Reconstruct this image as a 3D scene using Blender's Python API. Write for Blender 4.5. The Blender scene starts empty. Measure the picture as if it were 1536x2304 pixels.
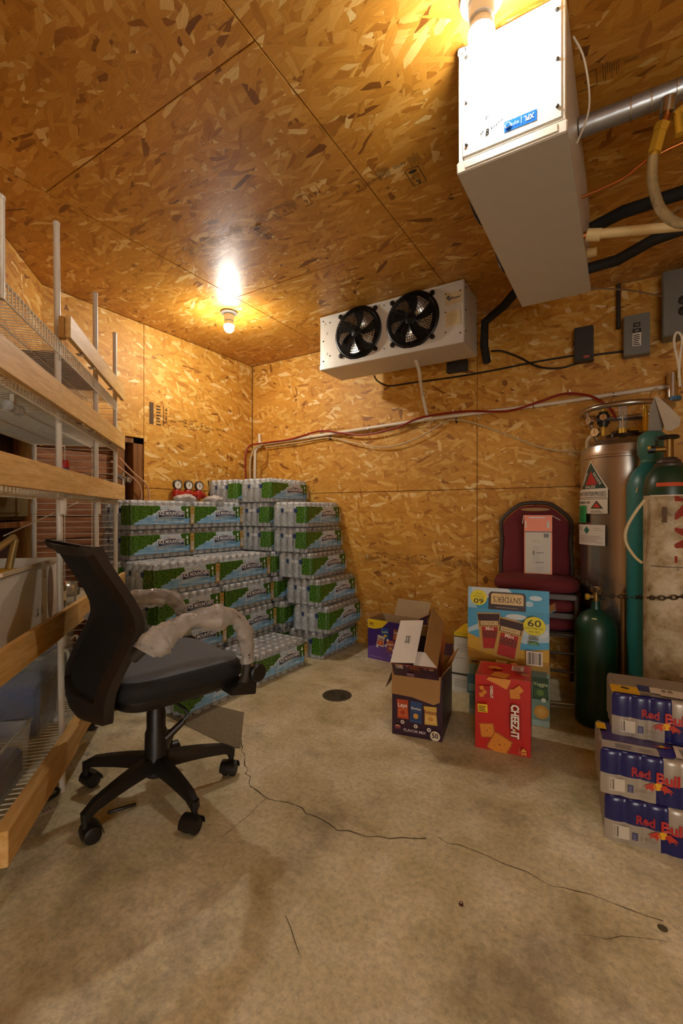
import bpy, bmesh, math, random
from math import sin, cos, pi, radians, atan2, sqrt
from mathutils import Vector, Matrix

rnd = random.Random(11)
SC = bpy.context.scene
COL = SC.collection

# ---------------------------------------------------------------- camera, light, exposure
CAM_H = 1.064
YAW = radians(31.7)
cd = bpy.data.cameras.new('camera'); cam = bpy.data.objects.new('camera', cd); COL.objects.link(cam)
cd.sensor_fit = 'VERTICAL'; cd.sensor_height = 36.0; cd.sensor_width = 24.0; cd.lens = 16.0
cd.clip_start = 0.02; cd.clip_end = 50
cam.location = (0, 0, CAM_H); cam.rotation_euler = (pi/2, 0, YAW)
SC.camera = cam
w = bpy.data.worlds.new('world'); SC.world = w; w.use_nodes = True
w.node_tree.nodes['Background'].inputs[0].default_value = (1, .97, .90, 1)
w.node_tree.nodes['Background'].inputs[1].default_value = 2.0  # soft fill light added, entering by the opening behind the camera
SC.view_settings.view_transform = 'Standard'; SC.view_settings.look = 'None'
SC.view_settings.gamma = 1.0; SC.view_settings.use_curve_mapping = False
SC.view_settings.exposure = 1.85
BULB_FAR, BULB_NEAR = 190.0, 100.0      # emission strength of the two bulbs
CEIL = 2.44
SC.cycles.max_bounces = 7; SC.cycles.diffuse_bounces = 4; SC.cycles.glossy_bounces = 3; SC.cycles.transparent_max_bounces = 10
SC.cycles.caustics_reflective = False; SC.cycles.caustics_refractive = False
SC.cycles.use_adaptive_sampling = True; SC.cycles.adaptive_threshold = 0.02
D = (-sin(YAW), cos(YAW)); Rr = (cos(YAW), sin(YAW))
def F(depth, lat, z=0.0):
    return Vector((D[0]*depth + Rr[0]*lat, D[1]*depth + Rr[1]*lat, z))

# ---------------------------------------------------------------- materials
MATS = {}
def lin(c):
    if isinstance(c, str):
        c = c.lstrip('#'); c = tuple(int(c[i:i+2], 16)/255 for i in (0, 2, 4))
        c = tuple(x/12.92 if x <= .04045 else ((x+.055)/1.055)**2.4 for x in c)
    return tuple(c)
class NT:
    def __init__(s, name):
        s.m = bpy.data.materials.new(name); s.m.use_nodes = True; s.t = s.m.node_tree
        s.n = s.t.nodes; s.b = s.n['Principled BSDF']; s.out = s.n['Material Output']
    def new(s, typ, **k):
        n = s.n.new(typ)
        for a, b in k.items(): setattr(n, a, b)
        return n
    def link(s, a, b): s.t.links.new(a, b)
    def put(s, inp, v):
        if isinstance(v, bpy.types.NodeSocket): s.link(v, inp)
        else: inp.default_value = v
    def math(s, op, a, b=0.0, c=None, clamp=False):
        n = s.new('ShaderNodeMath', operation=op); n.use_clamp = clamp
        s.put(n.inputs[0], a); s.put(n.inputs[1], b)
        if c is not None: s.put(n.inputs[2], c)
        return n.outputs[0]
    def mix(s, f, a, b, blend='MIX'):
        n = s.new('ShaderNodeMix', data_type='RGBA', blend_type=blend)
        s.put(n.inputs[0], f)
        for i, v in ((6, a), (7, b)):
            if not isinstance(v, bpy.types.NodeSocket): v = (*v[:3], 1)
            s.put(n.inputs[i], v)
        return n.outputs[2]
    def coord(s, kind='Object', scale=(1, 1, 1), rot=(0, 0, 0), loc=(0, 0, 0)):
        tc = s.new('ShaderNodeTexCoord'); mp = s.new('ShaderNodeMapping')
        mp.inputs['Scale'].default_value = scale; mp.inputs['Rotation'].default_value = rot; mp.inputs['Location'].default_value = loc
        s.link(tc.outputs[kind], mp.inputs[0]); return mp.outputs[0]
    def noise(s, vec, scale, detail=3, rough=.5, out=0):
        n = s.new('ShaderNodeTexNoise'); n.inputs['Scale'].default_value = scale
        n.inputs['Detail'].default_value = detail; n.inputs['Roughness'].default_value = rough
        s.link(vec, n.inputs['Vector']); return n.outputs[out]
    def ramp(s, f, stops, interp='LINEAR'):
        n = s.new('ShaderNodeValToRGB'); e = n.color_ramp.elements; n.color_ramp.interpolation = interp
        while len(e) < len(stops): e.new(.5)
        for i, (p, c) in enumerate(stops):
            e[i].position = p
            e[i].color = (c, c, c, 1) if isinstance(c, (int, float)) else (*lin(c), 1)
        s.link(f, n.inputs[0]); return n.outputs[0]
    def bump(s, h, strength=.3, dist=.002):
        n = s.new('ShaderNodeBump'); n.inputs['Strength'].default_value = strength; n.inputs['Distance'].default_value = dist
        s.link(h, n.inputs['Height']); s.link(n.outputs[0], s.b.inputs['Normal']); return n.outputs[0]
    def base(s, v):
        if isinstance(v, (tuple, str)): v = (*lin(v), 1)
        s.put(s.b.inputs['Base Color'], v)
def simple(name, col, rough=.5, metal=0.0, var=.06, nscale=14, bump=0.0, bscale=80, spec=None, axis=(1, 1, 1)):
    if name in MATS: return MATS[name]
    s = NT(name); c = lin(col); v = s.coord('Object', axis)
    n = s.noise(v, nscale, 3)
    dark = tuple(x*(1-2.4*var) for x in c); light = tuple(min(1, x*(1+1.6*var)) for x in c)
    s.base(s.mix(n, dark, light))
    s.b.inputs['Roughness'].default_value = rough; s.b.inputs['Metallic'].default_value = metal
    if spec is not None: s.b.inputs['Specular IOR Level'].default_value = spec
    if bump: s.bump(s.noise(v, bscale, 2), bump, .002)
    MATS[name] = s.m; return s.m
def ink(col, rough=.45):
    key = 'print_' + str(col)
    if key not in MATS:
        m = simple(key, col, rough, var=.02, nscale=30); MATS[key] = m
    return MATS[key]

def osb(name, cols, seed=0.0, rough=.42, ax=1.0):
    s = NT(name)
    tc = s.new('ShaderNodeTexCoord')
    win_v = None; win_c = None; win_d = None
    for i, (ang, lx, ly) in enumerate(((6, 9, 34), (34, 11, 44), (-26, 10, 40), (75, 14, 46), (-8, 12, 52), (15, 9, 40))):
        mp = s.new('ShaderNodeMapping', vector_type='POINT')
        mp.inputs['Rotation'].default_value = (0, 0, radians(ang)); mp.inputs['Location'].default_value = (seed + i*7.3, i*3.1, 0)
        s.link(tc.outputs['UV'], mp.inputs[0])
        nz = s.noise(mp.outputs[0], 22, 2, out=1)
        add = s.new('ShaderNodeVectorMath', operation='MULTIPLY_ADD')
        s.link(nz, add.inputs[0]); add.inputs[1].default_value = (.035, .012, 0); s.link(mp.outputs[0], add.inputs[2])
        sc = s.new('ShaderNodeVectorMath', operation='MULTIPLY'); s.link(add.outputs[0], sc.inputs[0]); sc.inputs[1].default_value = (lx*ax, ly, 1)
        vo = s.new('ShaderNodeTexVoronoi', voronoi_dimensions='2D'); vo.inputs['Scale'].default_value = 1.0
        s.link(sc.outputs[0], vo.inputs['Vector'])
        sp = s.new('ShaderNodeSeparateColor'); s.link(vo.outputs['Color'], sp.inputs[0])
        # wood grain inside the strand
        gm = s.new('ShaderNodeVectorMath', operation='MULTIPLY'); s.link(add.outputs[0], gm.inputs[0]); gm.inputs[1].default_value = (14, 240, 1)
        g = s.noise(gm.outputs[0], 1.0, 2)
        r, gr = sp.outputs[0], sp.outputs[1]
        if i == 0: win_v, win_c, win_d = r, gr, g
        else:
            gt = s.math('GREATER_THAN', r, win_v)
            win_v = s.math('MAXIMUM', r, win_v)
            nm = s.new('ShaderNodeMix', data_type='FLOAT'); s.link(gt, nm.inputs[0]); s.link(win_c, nm.inputs[2]); s.link(gr, nm.inputs[3]); win_c = nm.outputs[0]
            nm = s.new('ShaderNodeMix', data_type='FLOAT'); s.link(gt, nm.inputs[0]); s.link(win_d, nm.inputs[2]); s.link(g, nm.inputs[3]); win_d = nm.outputs[0]
    col = s.ramp(win_c, [(0, cols[0]), (.03, cols[1]), (.16, cols[2]), (.7, cols[3]), (.93, cols[4]), (1, cols[5])])
    grain = s.ramp(win_d, [(.3, .82), (.62, 1.0)])
    col = s.mix(1.0, col, grain, 'MULTIPLY')
    # deeper strands are coloured a little darker
    dp = s.ramp(win_v, [(.4, .84), (.85, 1.0)])
    col = s.mix(1.0, col, dp, 'MULTIPLY')
    bl = s.noise(tc.outputs['UV'], 1.6, 2)
    col = s.mix(1.0, col, s.ramp(bl, [(.3, .86), (.7, 1.06)]), 'MULTIPLY')
    s.base(col)
    s.link(s.ramp(win_d, [(.2, rough+.12), (.8, rough-.04)]), s.b.inputs['Roughness'])
    h = s.math('ADD', s.math('MULTIPLY', win_v, 1.0), s.math('MULTIPLY', win_d, .25))
    s.bump(h, .45, .004)
    MATS[name] = s.m; return s.m
OSB_W = osb('oriented_strand_board', ('#85521a', '#b87a28', '#cc9032', '#d99f3e', '#e6b75e', '#f3d698'), 0.0, .55)
OSB_C = osb('oriented_strand_board_ceiling', ('#744413', '#a86c22', '#bf822c', '#cc9138', '#dba651', '#ecca84'), 21.0, .36)

def concrete():
    s = NT('stained_concrete'); v = s.coord('Object')
    big = s.noise(v, 1.1, 4, .6); mid = s.noise(v, 4.2, 6, .68); fine = s.noise(v, 60, 5, .75); spk = s.noise(v, 190, 2, .6)
    col = s.ramp(mid, [(.30, '#b3aa82'), (.42, '#d0c8a0'), (.55, '#e2dbb9'), (.70, '#efead2')])
    col = s.mix(1.0, col, s.ramp(big, [(.3, (.62, .57, .47)), (.5, (.9, .88, .84)), (.66, (1.08, 1.07, 1.05))]), 'MULTIPLY')
    col = s.mix(1.0, col, s.ramp(fine, [(.32, .66), (.55, 1.0), (.8, 1.12)]), 'MULTIPLY')
    col = s.mix(s.ramp(spk, [(.66, 0.0), (.74, .5)]), col, (.16, .13, .09))
    v2 = s.coord('Object', (1, 1, 1), loc=(3.3, 1.7, 0))
    st = s.ramp(s.noise(v2, 2.3, 7, .75), [(.52, 0.0), (.66, .55)])
    col = s.mix(st, col, (.17, .145, .10))
    rust = s.ramp(s.noise(s.coord('Object', loc=(9, 4, 0)), 1.5, 5, .7), [(.58, 0.0), (.72, .45)])
    col = s.mix(rust, col, (.34, .22, .11))
    s.base(col)
    s.link(s.ramp(mid, [(.3, .5), (.7, .75)]), s.b.inputs['Roughness'])
    s.bump(s.math('ADD', fine, s.math('MULTIPLY', mid, 2.0)), .25, .004)
    return s.m
CONC = concrete()

def wood(name, c0, c1, axis='y', rough=.55):
    if name in MATS: return MATS[name]
    st = {'x': (1.2, 14, 14), 'y': (14, 1.2, 14), 'z': (14, 14, 1.2)}[axis]
    s = NT(name); v = s.coord('Object', st)
    n = s.noise(v, 3.0, 5, .6); f = s.noise(v, 14, 3)
    col = s.ramp(n, [(.3, c0), (.65, c1)])
    col = s.mix(1.0, col, s.ramp(f, [(.3, .8), (.6, 1.0)]), 'MULTIPLY')
    s.base(col); s.b.inputs['Roughness'].default_value = rough
    s.bump(f, .15, .001); MATS[name] = s.m; return s.m
PINE_Y = wood('pine_board', '#cf9f50', '#e8c27e', 'y')
PINE_Z = wood('pine_stud', '#a5742f', '#cf9c55', 'z')
PLANK = wood('red_brown_plank', '#5a3018', '#a56c40', 'y', .7)
DARKW = wood('dark_old_wood', '#2a150a', '#4a2814', 'z', .8)
FRAMEW = wood('brown_frame_wood', '#6a3f1a', '#96622b', 'z', .6)

WHITE_METAL = simple('white_coated_steel', '#d9d4c6', .38, 0, .03)
WIRE = simple('white_vinyl_wire', '#e3ddcb', .4, 0, .02)
HOUSE = simple('white_textured_housing', '#cfccc3', .36, .1, .02, 10, .5, 260)
HOUSE_S = simple('white_smooth_housing', '#c9c4b8', .4, .15, .02)
BLACKP = simple('black_plastic', '#161513', .42, 0, .1)
BLACKM = simple('black_mesh_fabric', '#0c0c0d', .8, 0, .1, 200, .4, 700)
SEATF = simple('charcoal_seat_fabric', '#5d646b', .85, 0, .1, 240, .3, 600)
FANM = simple('black_fan_steel', '#121212', .35, .4, .05)
BLADE = simple('brushed_aluminium_blade', '#b5b2ac', .25, .9, .04)
RUBBER = simple('black_rubber_foam', '#141312', .8, 0, .1)
PVC = simple('white_pvc', '#e3d9c4', .4, 0, .03)
PVCY = simple('ivory_pvc', '#d8c08a', .4, 0, .03)
REDT = simple('red_vinyl_tube', '#8e1f14', .3, 0, .05)
TANT = simple('tan_poly_tube', '#c9b184', .35, 0, .04)
COPPER = simple('copper', '#b5703a', .3, .9, .06)
BRASS = simple('brass', '#d6b03c', .3, .5, .06)
STEEL = simple('brushed_stainless', '#b3aba0', .27, .95, .03, 60, axis=(1, 1, .02))
CHROME = simple('chromed_steel', '#c8c8c6', .15, .95, .02)
GREYBOX = simple('grey_painted_steel', '#77766e', .5, .2, .04)
DGREY = simple('dark_grey_plastic', '#33302e', .5, 0, .05)
SILVER = simple('foil_insulation_wrap', '#a9adb2', .3, .8, .1, 18, .4, 25)
TEAL = simple('teal_enamel', '#2c7f80', .35, 0, .08, 6)
GREEN = simple('green_enamel', '#17402f', .35, 0, .2, 9)
GREEN_D = simple('bright_green_enamel', '#1f6b45', .33, 0, .1, 9)
MAROON = simple('maroon_upholstery', '#6b1f25', .85, 0, .12, 160, .3, 500)
MAR_FR = simple('grey_brown_chair_frame', '#483e36', .45, .3, .06)
KRAFT = simple('kraft_cardboard', '#a67d48', .8, 0, .05, 20)
KRAFT_L = simple('pale_cardboard', '#b7a37f', .8, 0, .05, 20)
WHITEC = simple('white_card', '#d8d3c8', .6, 0, .03)
WHITEP = simple('white_plastic', '#dcd6c8', .35, 0, .03)
GLASSY = None
def dirty_white():
    s = NT('scuffed_cream_paint'); v = s.coord('Object')
    a = s.noise(v, 7, 6, .7); b = s.noise(v, 30, 4, .7)
    col = s.ramp(a, [(.34, '#6d5b3c'), (.46, '#a08c66'), (.62, '#c9bb9c')])
    col = s.mix(s.ramp(b, [(.62, 0.0), (.7, .7)]), col, (.07, .055, .04))
    s.base(col); s.b.inputs['Roughness'].default_value = .55; s.bump(b, .2, .001); MATS['dw'] = s.m; return s.m
DIRTY = dirty_white()
def clearish(name, col, opacity, rough=.12, bump=0.0, bscale=40, metal=0.0, flat=0):
    s = NT(name); tr = s.new('ShaderNodeBsdfTransparent'); tr.inputs[0].default_value = (.97, .98, .98, 1)
    s.base(col); s.b.inputs['Roughness'].default_value = rough; s.b.inputs['Specular IOR Level'].default_value = .9
    v = s.coord('Object'); n = s.noise(v, bscale, 4, .6)
    if bump: s.bump(n, bump, .006)
    fr = s.new('ShaderNodeFresnel'); fr.inputs[0].default_value = 1.4
    f = s.math('ADD', s.math('MULTIPLY', fr.outputs[0], .7), s.ramp(n, [(.35, opacity*(.85 if flat else .6)), (.7, opacity*(1.2 if flat else 1.5))]), clamp=True)
    mx = s.new('ShaderNodeMixShader'); s.link(f, mx.inputs[0]); s.link(tr.outputs[0], mx.inputs[1]); s.link(s.b.outputs[0], mx.inputs[2])
    s.link(mx.outputs[0], s.out.inputs[0]); MATS[name] = s.m; return s.m
FILM = clearish('clear_shrink_film', '#f4f7f8', .15, .09, 1.0, 45)
BOTTLE = clearish('clear_bottle_plastic', '#e9f0f2', .5, .12, .15, 60)
CAPM = simple('white_bottle_cap', '#e6e8ea', .35, 0, .02)
BUBBLE = clearish('crinkled_clear_wrap', '#efe6dc', .34, .10, 1.0, 30, flat=1)
BAGM = clearish('clear_plastic_bag', '#dcd8d4', .45, .2, .9, 40)
PINKBAG = clearish('clear_bag_of_pink_stock', '#d5b5a8', .8, .25, .9, 50)
TOTE = clearish('clear_storage_plastic', '#d9dbd2', .16, .2, .2, 10)
GLASS = clearish('clear_glass', '#dfe4e0', .15, .05)
HOSE = clearish('clear_braided_hose', '#a8966e', .7, .2, .0, 8)

def forest_label():
    s = NT('printed_forest_label')
    tc = s.new('ShaderNodeTexCoord'); sp = s.new('ShaderNodeSeparateXYZ'); s.link(tc.outputs['UV'], sp.inputs[0])
    u, v = sp.outputs[0], sp.outputs[1]
    mp = s.new('ShaderNodeMapping'); mp.inputs['Scale'].default_value = (1, .25, 1); s.link(tc.outputs['UV'], mp.inputs[0])
    n = s.noise(mp.outputs[0], 28, 5, .65); n2 = s.noise(mp.outputs[0], 70, 4, .7)
    mp2 = s.new('ShaderNodeMapping'); mp2.inputs['Scale'].default_value = (.5, 1, 1); s.link(tc.outputs['UV'], mp2.inputs[0])
    n3 = s.noise(mp2.outputs[0], 12, 4, .6)
    tree = s.ramp(n2, [(.3, '#122e0d'), (.45, '#2c5c18'), (.6, '#5f8c2e'), (.78, '#a3c25a')])
    water = s.ramp(n3, [(.3, '#4d94cf'), (.5, '#8fc2e6'), (.68, '#dbecf7')])
    sky = s.ramp(n3, [(.35, '#a9cbe4'), (.6, '#dfeaf2')])
    nn = s.math('MULTIPLY', s.math('SUBTRACT', n, .5), .55)
    low = s.math('ADD', s.math('MULTIPLY', s.math('SUBTRACT', u, .0), 3.4), nn)          # lower edge of the left wood
    m1 = s.math('MULTIPLY', s.math('GREATER_THAN', v, low), s.math('LESS_THAN', s.math('ADD', u, s.math('MULTIPLY', nn, .12)), .215))
    m2 = s.math('MULTIPLY', s.math('GREATER_THAN', v, s.math('ADD', .34, nn)), s.math('GREATER_THAN', s.math('ADD', u, s.math('MULTIPLY', nn, .1)), .385))
    col = s.mix(s.math('GREATER_THAN', s.math('ADD', v, s.math('MULTIPLY', nn, .5)), .48), water, sky)
    col = s.mix(s.math('MAXIMUM', m1, m2), col, tree)
    s.base(col); s.b.inputs['Roughness'].default_value = .25
    s.bump(n3, .25, .01)
    MATS['label'] = s.m; return s.m
LABEL = forest_label()
def emit(name, col, strength):
    s = NT(name); s.b.inputs['Emission Color'].default_value = (*col, 1); s.b.inputs['Emission Strength'].default_value = strength
    s.base((.9, .9, .9)); return s.m

# ---------------------------------------------------------------- mesh builder
class MB:
    def __init__(s): s.v = []; s.f = []; s.m = []; s.s = []
    def add(s, vs, fs, m=0, smooth=False, M=None):
        b = len(s.v)
        for p in vs:
            p = Vector(p)
            if M is not None: p = M @ p
            s.v.append(p)
        for f in fs: s.f.append([b+i for i in f]); s.m.append(m); s.s.append(smooth)
        return s
    def box(s, c, d, m=0, M=None, rz=0.0):
        x, y, z = (k/2 for k in d)
        vs = [(-x,-y,-z),(x,-y,-z),(x,y,-z),(-x,y,-z),(-x,-y,z),(x,-y,z),(x,y,z),(-x,y,z)]
        T = Matrix.Translation(c) @ Matrix.Rotation(rz, 4, 'Z')
        if M is not None: T = M @ T
        return s.add(vs, [(0,3,2,1),(4,5,6,7),(0,1,5,4),(1,2,6,5),(2,3,7,6),(3,0,4,7)], m, False, T)
    def bb(s, a, b, m=0, M=None):
        return s.box([(a[i]+b[i])/2 for i in range(3)], [abs(b[i]-a[i]) for i in range(3)], m, M)
    def tube(s, path, r, n=8, m=0, closed=False, M=None, flat=1.0):
        P = [Vector(p) for p in path]; k = len(P); rs = r if isinstance(r, (list, tuple)) else [r]*k
        vs = []; prev = None
        for i in range(k):
            if closed: t = P[(i+1) % k] - P[i-1]
            else: t = P[min(i+1, k-1)] - P[max(i-1, 0)]
            t.normalize()
            if prev is None:
                a = Vector((0, 0, 1)) if abs(t.z) < .9 else Vector((1, 0, 0))
                u = t.cross(a).normalized()
            else:
                u = (prev - t*prev.dot(t))
                u = u.normalized() if u.length > 1e-6 else t.orthogonal().normalized()
            prev = u; w2 = t.cross(u)
            for j in range(n):
                a = 2*pi*j/n; vs.append(P[i] + (u*cos(a) + w2*sin(a)*flat)*rs[i])
        fs = []
        for i in range(k if closed else k-1):
            i2 = (i+1) % k
            for j in range(n): j2 = (j+1) % n; fs.append((i*n+j, i*n+j2, i2*n+j2, i2*n+j))
        s.add(vs, fs, m, True, M)
        if not closed:
            s.add(vs[:n], [tuple(range(n-1, -1, -1))], m, False, M); s.add(vs[-n:], [tuple(range(n))], m, False, M)
        return s
    def lathe(s, prof, n=24, m=0, c=(0, 0, 0), M=None, arc=2*pi):
        vs = []; fs = []
        for (r, z) in prof:
            for j in range(n): a = arc*j/n; vs.append((c[0]+r*cos(a), c[1]+r*sin(a), c[2]+z))
        for i in range(len(prof)-1):
            for j in range(n): j2 = (j+1) % n; fs.append((i*n+j, i*n+j2, (i+1)*n+j2, (i+1)*n+j))
        s.add(vs, fs, m, True, M)
        for idx, rev in ((0, True), (len(prof)-1, False)):
            if prof[idx][0] > 1e-4:
                ring = vs[idx*n:(idx+1)*n]; o = list(range(n)); s.add(ring, [tuple(o[::-1] if rev else o)], m, False, M)
        return s
    def prism(s, poly, t0, t1, m=0, M=None):
        n = len(poly); vs = [(p[0], p[1], t0) for p in poly] + [(p[0], p[1], t1) for p in poly]
        fs = [tuple(range(n-1, -1, -1)), tuple(range(n, 2*n))] + [(i, (i+1) % n, n+(i+1) % n, n+i) for i in range(n)]
        return s.add(vs, fs, m, False, M)
    def mesh(s, name, mats, bevel=0.0, uv=False, sharp=40):
        me = bpy.data.meshes.new(name); me.from_pydata([tuple(v) for v in s.v], [], s.f)
        if not isinstance(mats, (list, tuple)): mats = [mats]
        for m in mats: me.materials.append(m)
        me.polygons.foreach_set('material_index', s.m); me.polygons.foreach_set('use_smooth', s.s)
        if bevel:
            bm = bmesh.new(); bm.from_mesh(me)
            bmesh.ops.bevel(bm, geom=bm.edges[:], offset=bevel, segments=2, affect='EDGES', clamp_overlap=True)
            bm.to_mesh(me); bm.free()
            me.polygons.foreach_set('use_smooth', [True]*len(me.polygons))
        me.set_sharp_from_angle(angle=radians(sharp))
        if uv:
            l = me.uv_layers.new(name='UVMap')
            for p in me.polygons:
                nx, ny, nz = (abs(k) for k in p.normal)
                for li in p.loop_indices:
                    c = me.vertices[me.loops[li].vertex_index].co
                    l.data[li].uv = (c.x, c.y) if nz >= nx and nz >= ny else ((c.y, c.z) if nx > ny else (c.x, c.z))
        me.update(); return me
    def build(s, name, mats, parent=None, bevel=0.0, uv=False, sharp=40):
        o = bpy.data.objects.new(name, s.mesh(name, mats, bevel, uv, sharp)); COL.objects.link(o)
        if parent is not None: o.parent = parent
        return o

def tag(o, label=None, cat=None, group=None, kind=None):
    if label: o['label'] = label
    if cat: o['category'] = cat
    if group: o['group'] = group
    if kind: o['kind'] = kind
    return o
def thing(name, label, cat, loc=(0, 0, 0), rz=0.0, group=None, kind=None):
    o = bpy.data.objects.new(name, None); COL.objects.link(o); o.location = loc; o.rotation_euler = (0, 0, rz)
    o.empty_display_size = .05
    return tag(o, label, cat, group, kind)
KIDS = {}
def copy_tree(o, parent=None):
    c = o.copy(); COL.objects.link(c)
    if parent is not None: c.parent = parent
    for ch in [x for x in o.children]: copy_tree(ch, c)
    return c
def arc_pts(c, r, a0, a1, n, plane='xz'):
    out = []
    for i in range(n+1):
        a = a0 + (a1-a0)*i/n; p, q = r*cos(a), r*sin(a)
        out.append({'xz': (c[0]+p, c[1], c[2]+q), 'xy': (c[0]+p, c[1]+q, c[2]), 'yz': (c[0], c[1]+p, c[2]+q)}[plane])
    return out
def smooth_path(pts, k=6):
    P = [Vector(p) for p in pts]; out = []
    for i in range(len(P)-1):
        p0 = P[max(i-1, 0)]; p1 = P[i]; p2 = P[i+1]; p3 = P[min(i+2, len(P)-1)]
        for j in range(k):
            t = j/k
            out.append(.5*((2*p1) + (p2-p0)*t + (2*p0-5*p1+4*p2-p3)*t*t + (3*p1-p0-3*p2+p3)*t**3))
    out.append(P[-1]); return out

# ---------------------------------------------------------------- flat print (lettering, logos) laid on real surfaces
_TXT = {}
def text_shape(s, bold=0.0, shear=0.0, res=2):
    key = (s, bold, shear)
    if key in _TXT: return _TXT[key]
    cu = bpy.data.curves.new('lettering', 'FONT'); cu.body = s; cu.size = 1.0; cu.offset = bold; cu.shear = shear; cu.resolution_u = res
    ob = bpy.data.objects.new('lettering', cu); COL.objects.link(ob); bpy.context.view_layer.update()
    me = bpy.data.meshes.new_from_object(ob.evaluated_get(bpy.context.evaluated_depsgraph_get()))
    vs = [(v.co.x, v.co.y) for v in me.vertices]; fs = [tuple(p.vertices) for p in me.polygons]
    bpy.data.objects.remove(ob); bpy.data.meshes.remove(me); bpy.data.curves.remove(cu)
    x0 = min(v[0] for v in vs); x1 = max(v[0] for v in vs); y0 = min(v[1] for v in vs); y1 = max(v[1] for v in vs)
    vs = [((x-(x0+x1)/2)/(x1-x0), (y-(y0+y1)/2)/(y1-y0)) for x, y in vs]
    _TXT[key] = (vs, fs, (x1-x0)/(y1-y0)); return _TXT[key]
class Decal:
    def __init__(s, o=(0, 0, 0), ux=(1, 0, 0), uy=(0, 0, 1), fn=None, eps=.0005, strips=0):
        s.o = Vector(o); s.ux = Vector(ux).normalized(); s.uy = Vector(uy).normalized(); s.n = s.ux.cross(s.uy)
        s.fn = fn; s.eps = eps; s.l = 1; s.mb = MB(); s.cols = []; s.strips = strips
    def P(s, x, y):
        if s.fn: return s.fn(x, y, s.eps*s.l)
        return s.o + s.ux*x + s.uy*y + s.n*(s.eps*s.l)
    def mi(s, col):
        if col not in s.cols: s.cols.append(col)
        return s.cols.index(col)
    def poly(s, pts, col, up=True):
        if s.strips:
            xs = [p[0] for p in pts]; a, b = min(xs), max(xs); k = max(1, int((b-a)/s.strips))
            for i in range(k):
                lo, hi = a+(b-a)*i/k, a+(b-a)*(i+1)/k; q = pts
                for lim, sg in ((lo, 1), (hi, -1)):
                    out = []
                    for j in range(len(q)):
                        p, r = q[j], q[(j+1) % len(q)]
                        ip, ir = sg*(p[0]-lim) >= -1e-9, sg*(r[0]-lim) >= -1e-9
                        if ip: out.append(p)
                        if ip != ir:
                            t = (lim-p[0])/(r[0]-p[0]); out.append((lim, p[1]+t*(r[1]-p[1])))
                    q = out
                    if len(q) < 3: break
                if len(q) >= 3: s.mb.add([s.P(*p) for p in q], [tuple(range(len(q)))], s.mi(col), True)
        else: s.mb.add([s.P(*p) for p in pts], [tuple(range(len(pts)))], s.mi(col))
        if up: s.l += 1
        return s
    def rect(s, x0, y0, x1, y1, col, up=True): return s.poly([(x0, y0), (x1, y0), (x1, y1), (x0, y1)], col, up)
    def disc(s, cx, cy, r, col, ry=None, n=20, a=0.0):
        ry = ry or r; q = []
        for i in range(n):
            t = 2*pi*i/n; x, y = r*cos(t), ry*sin(t); q.append((cx+x*cos(a)-y*sin(a), cy+x*sin(a)+y*cos(a)))
        return s.poly(q, col)
    def quad(s, cx, cy, w, h, a, col, up=True):
        q = [(cx+x*cos(a)-y*sin(a), cy+x*sin(a)+y*cos(a)) for x, y in ((-w/2,-h/2),(w/2,-h/2),(w/2,h/2),(-w/2,h/2))]
        return s.poly(q, col, up)
    def text(s, t, cx, cy, w, col, h=None, a=0.0, bold=0.0, shear=0.0):
        vs, fs, asp = text_shape(t, bold, shear); h = h or w/asp
        pts = []
        if s.strips: s.l += 4
        for x, y in vs:
            x *= w; y *= h; pts.append(s.P(cx+x*cos(a)-y*sin(a), cy+x*sin(a)+y*cos(a)))
        s.mb.add(pts, fs, s.mi(col)); s.l += 1; return s
    def lines(s, x0, y0, x1, y1, n, col, frac=.4, seed=1, jag=.25):
        r = random.Random(seed); dy = (y1-y0)/n
        for i in range(n):
            yy = y0+dy*i; s.rect(x0, yy, x1-(x1-x0)*r.random()*jag, yy+dy*frac, col, False)
        s.l += 1; return s
    def bars(s, x0, y0, x1, y1, col, n=18, seed=2, bg='#e8e2d4'):
        if bg: s.rect(x0-(x1-x0)*.07, y0-(y1-y0)*.1, x1+(x1-x0)*.07, y1+(y1-y0)*.1, bg)
        r = random.Random(seed); w = (x1-x0)/n
        for i in range(n):
            if r.random() < .8: s.rect(x0+w*i, y0, x0+w*i+w*r.choice((.3, .5, .8)), y1, col, False)
        s.l += 1; return s
    def build(s, name, parent=None, lab=None):
        o = s.mb.build(name, [ink(c) if isinstance(c, str) or isinstance(c, tuple) else c for c in s.cols], parent)
        if lab: o['label'] = lab
        return o

# ================================================================ THE ROOM
YB = 3.22          # far wall
XA = -2.98         # left far wall
RZ = radians(46.8) # storage rack and diagonal wall run this way
P0 = F(1.735, -1.064)
def RK(x, y, z=0.0): return Vector((P0.x + x*cos(RZ) - y*sin(RZ), P0.y + x*sin(RZ) + y*cos(RZ), z))
XC = -.452         # diagonal wall plane in rack coordinates
XR, YF = 1.9, -1.87

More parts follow.
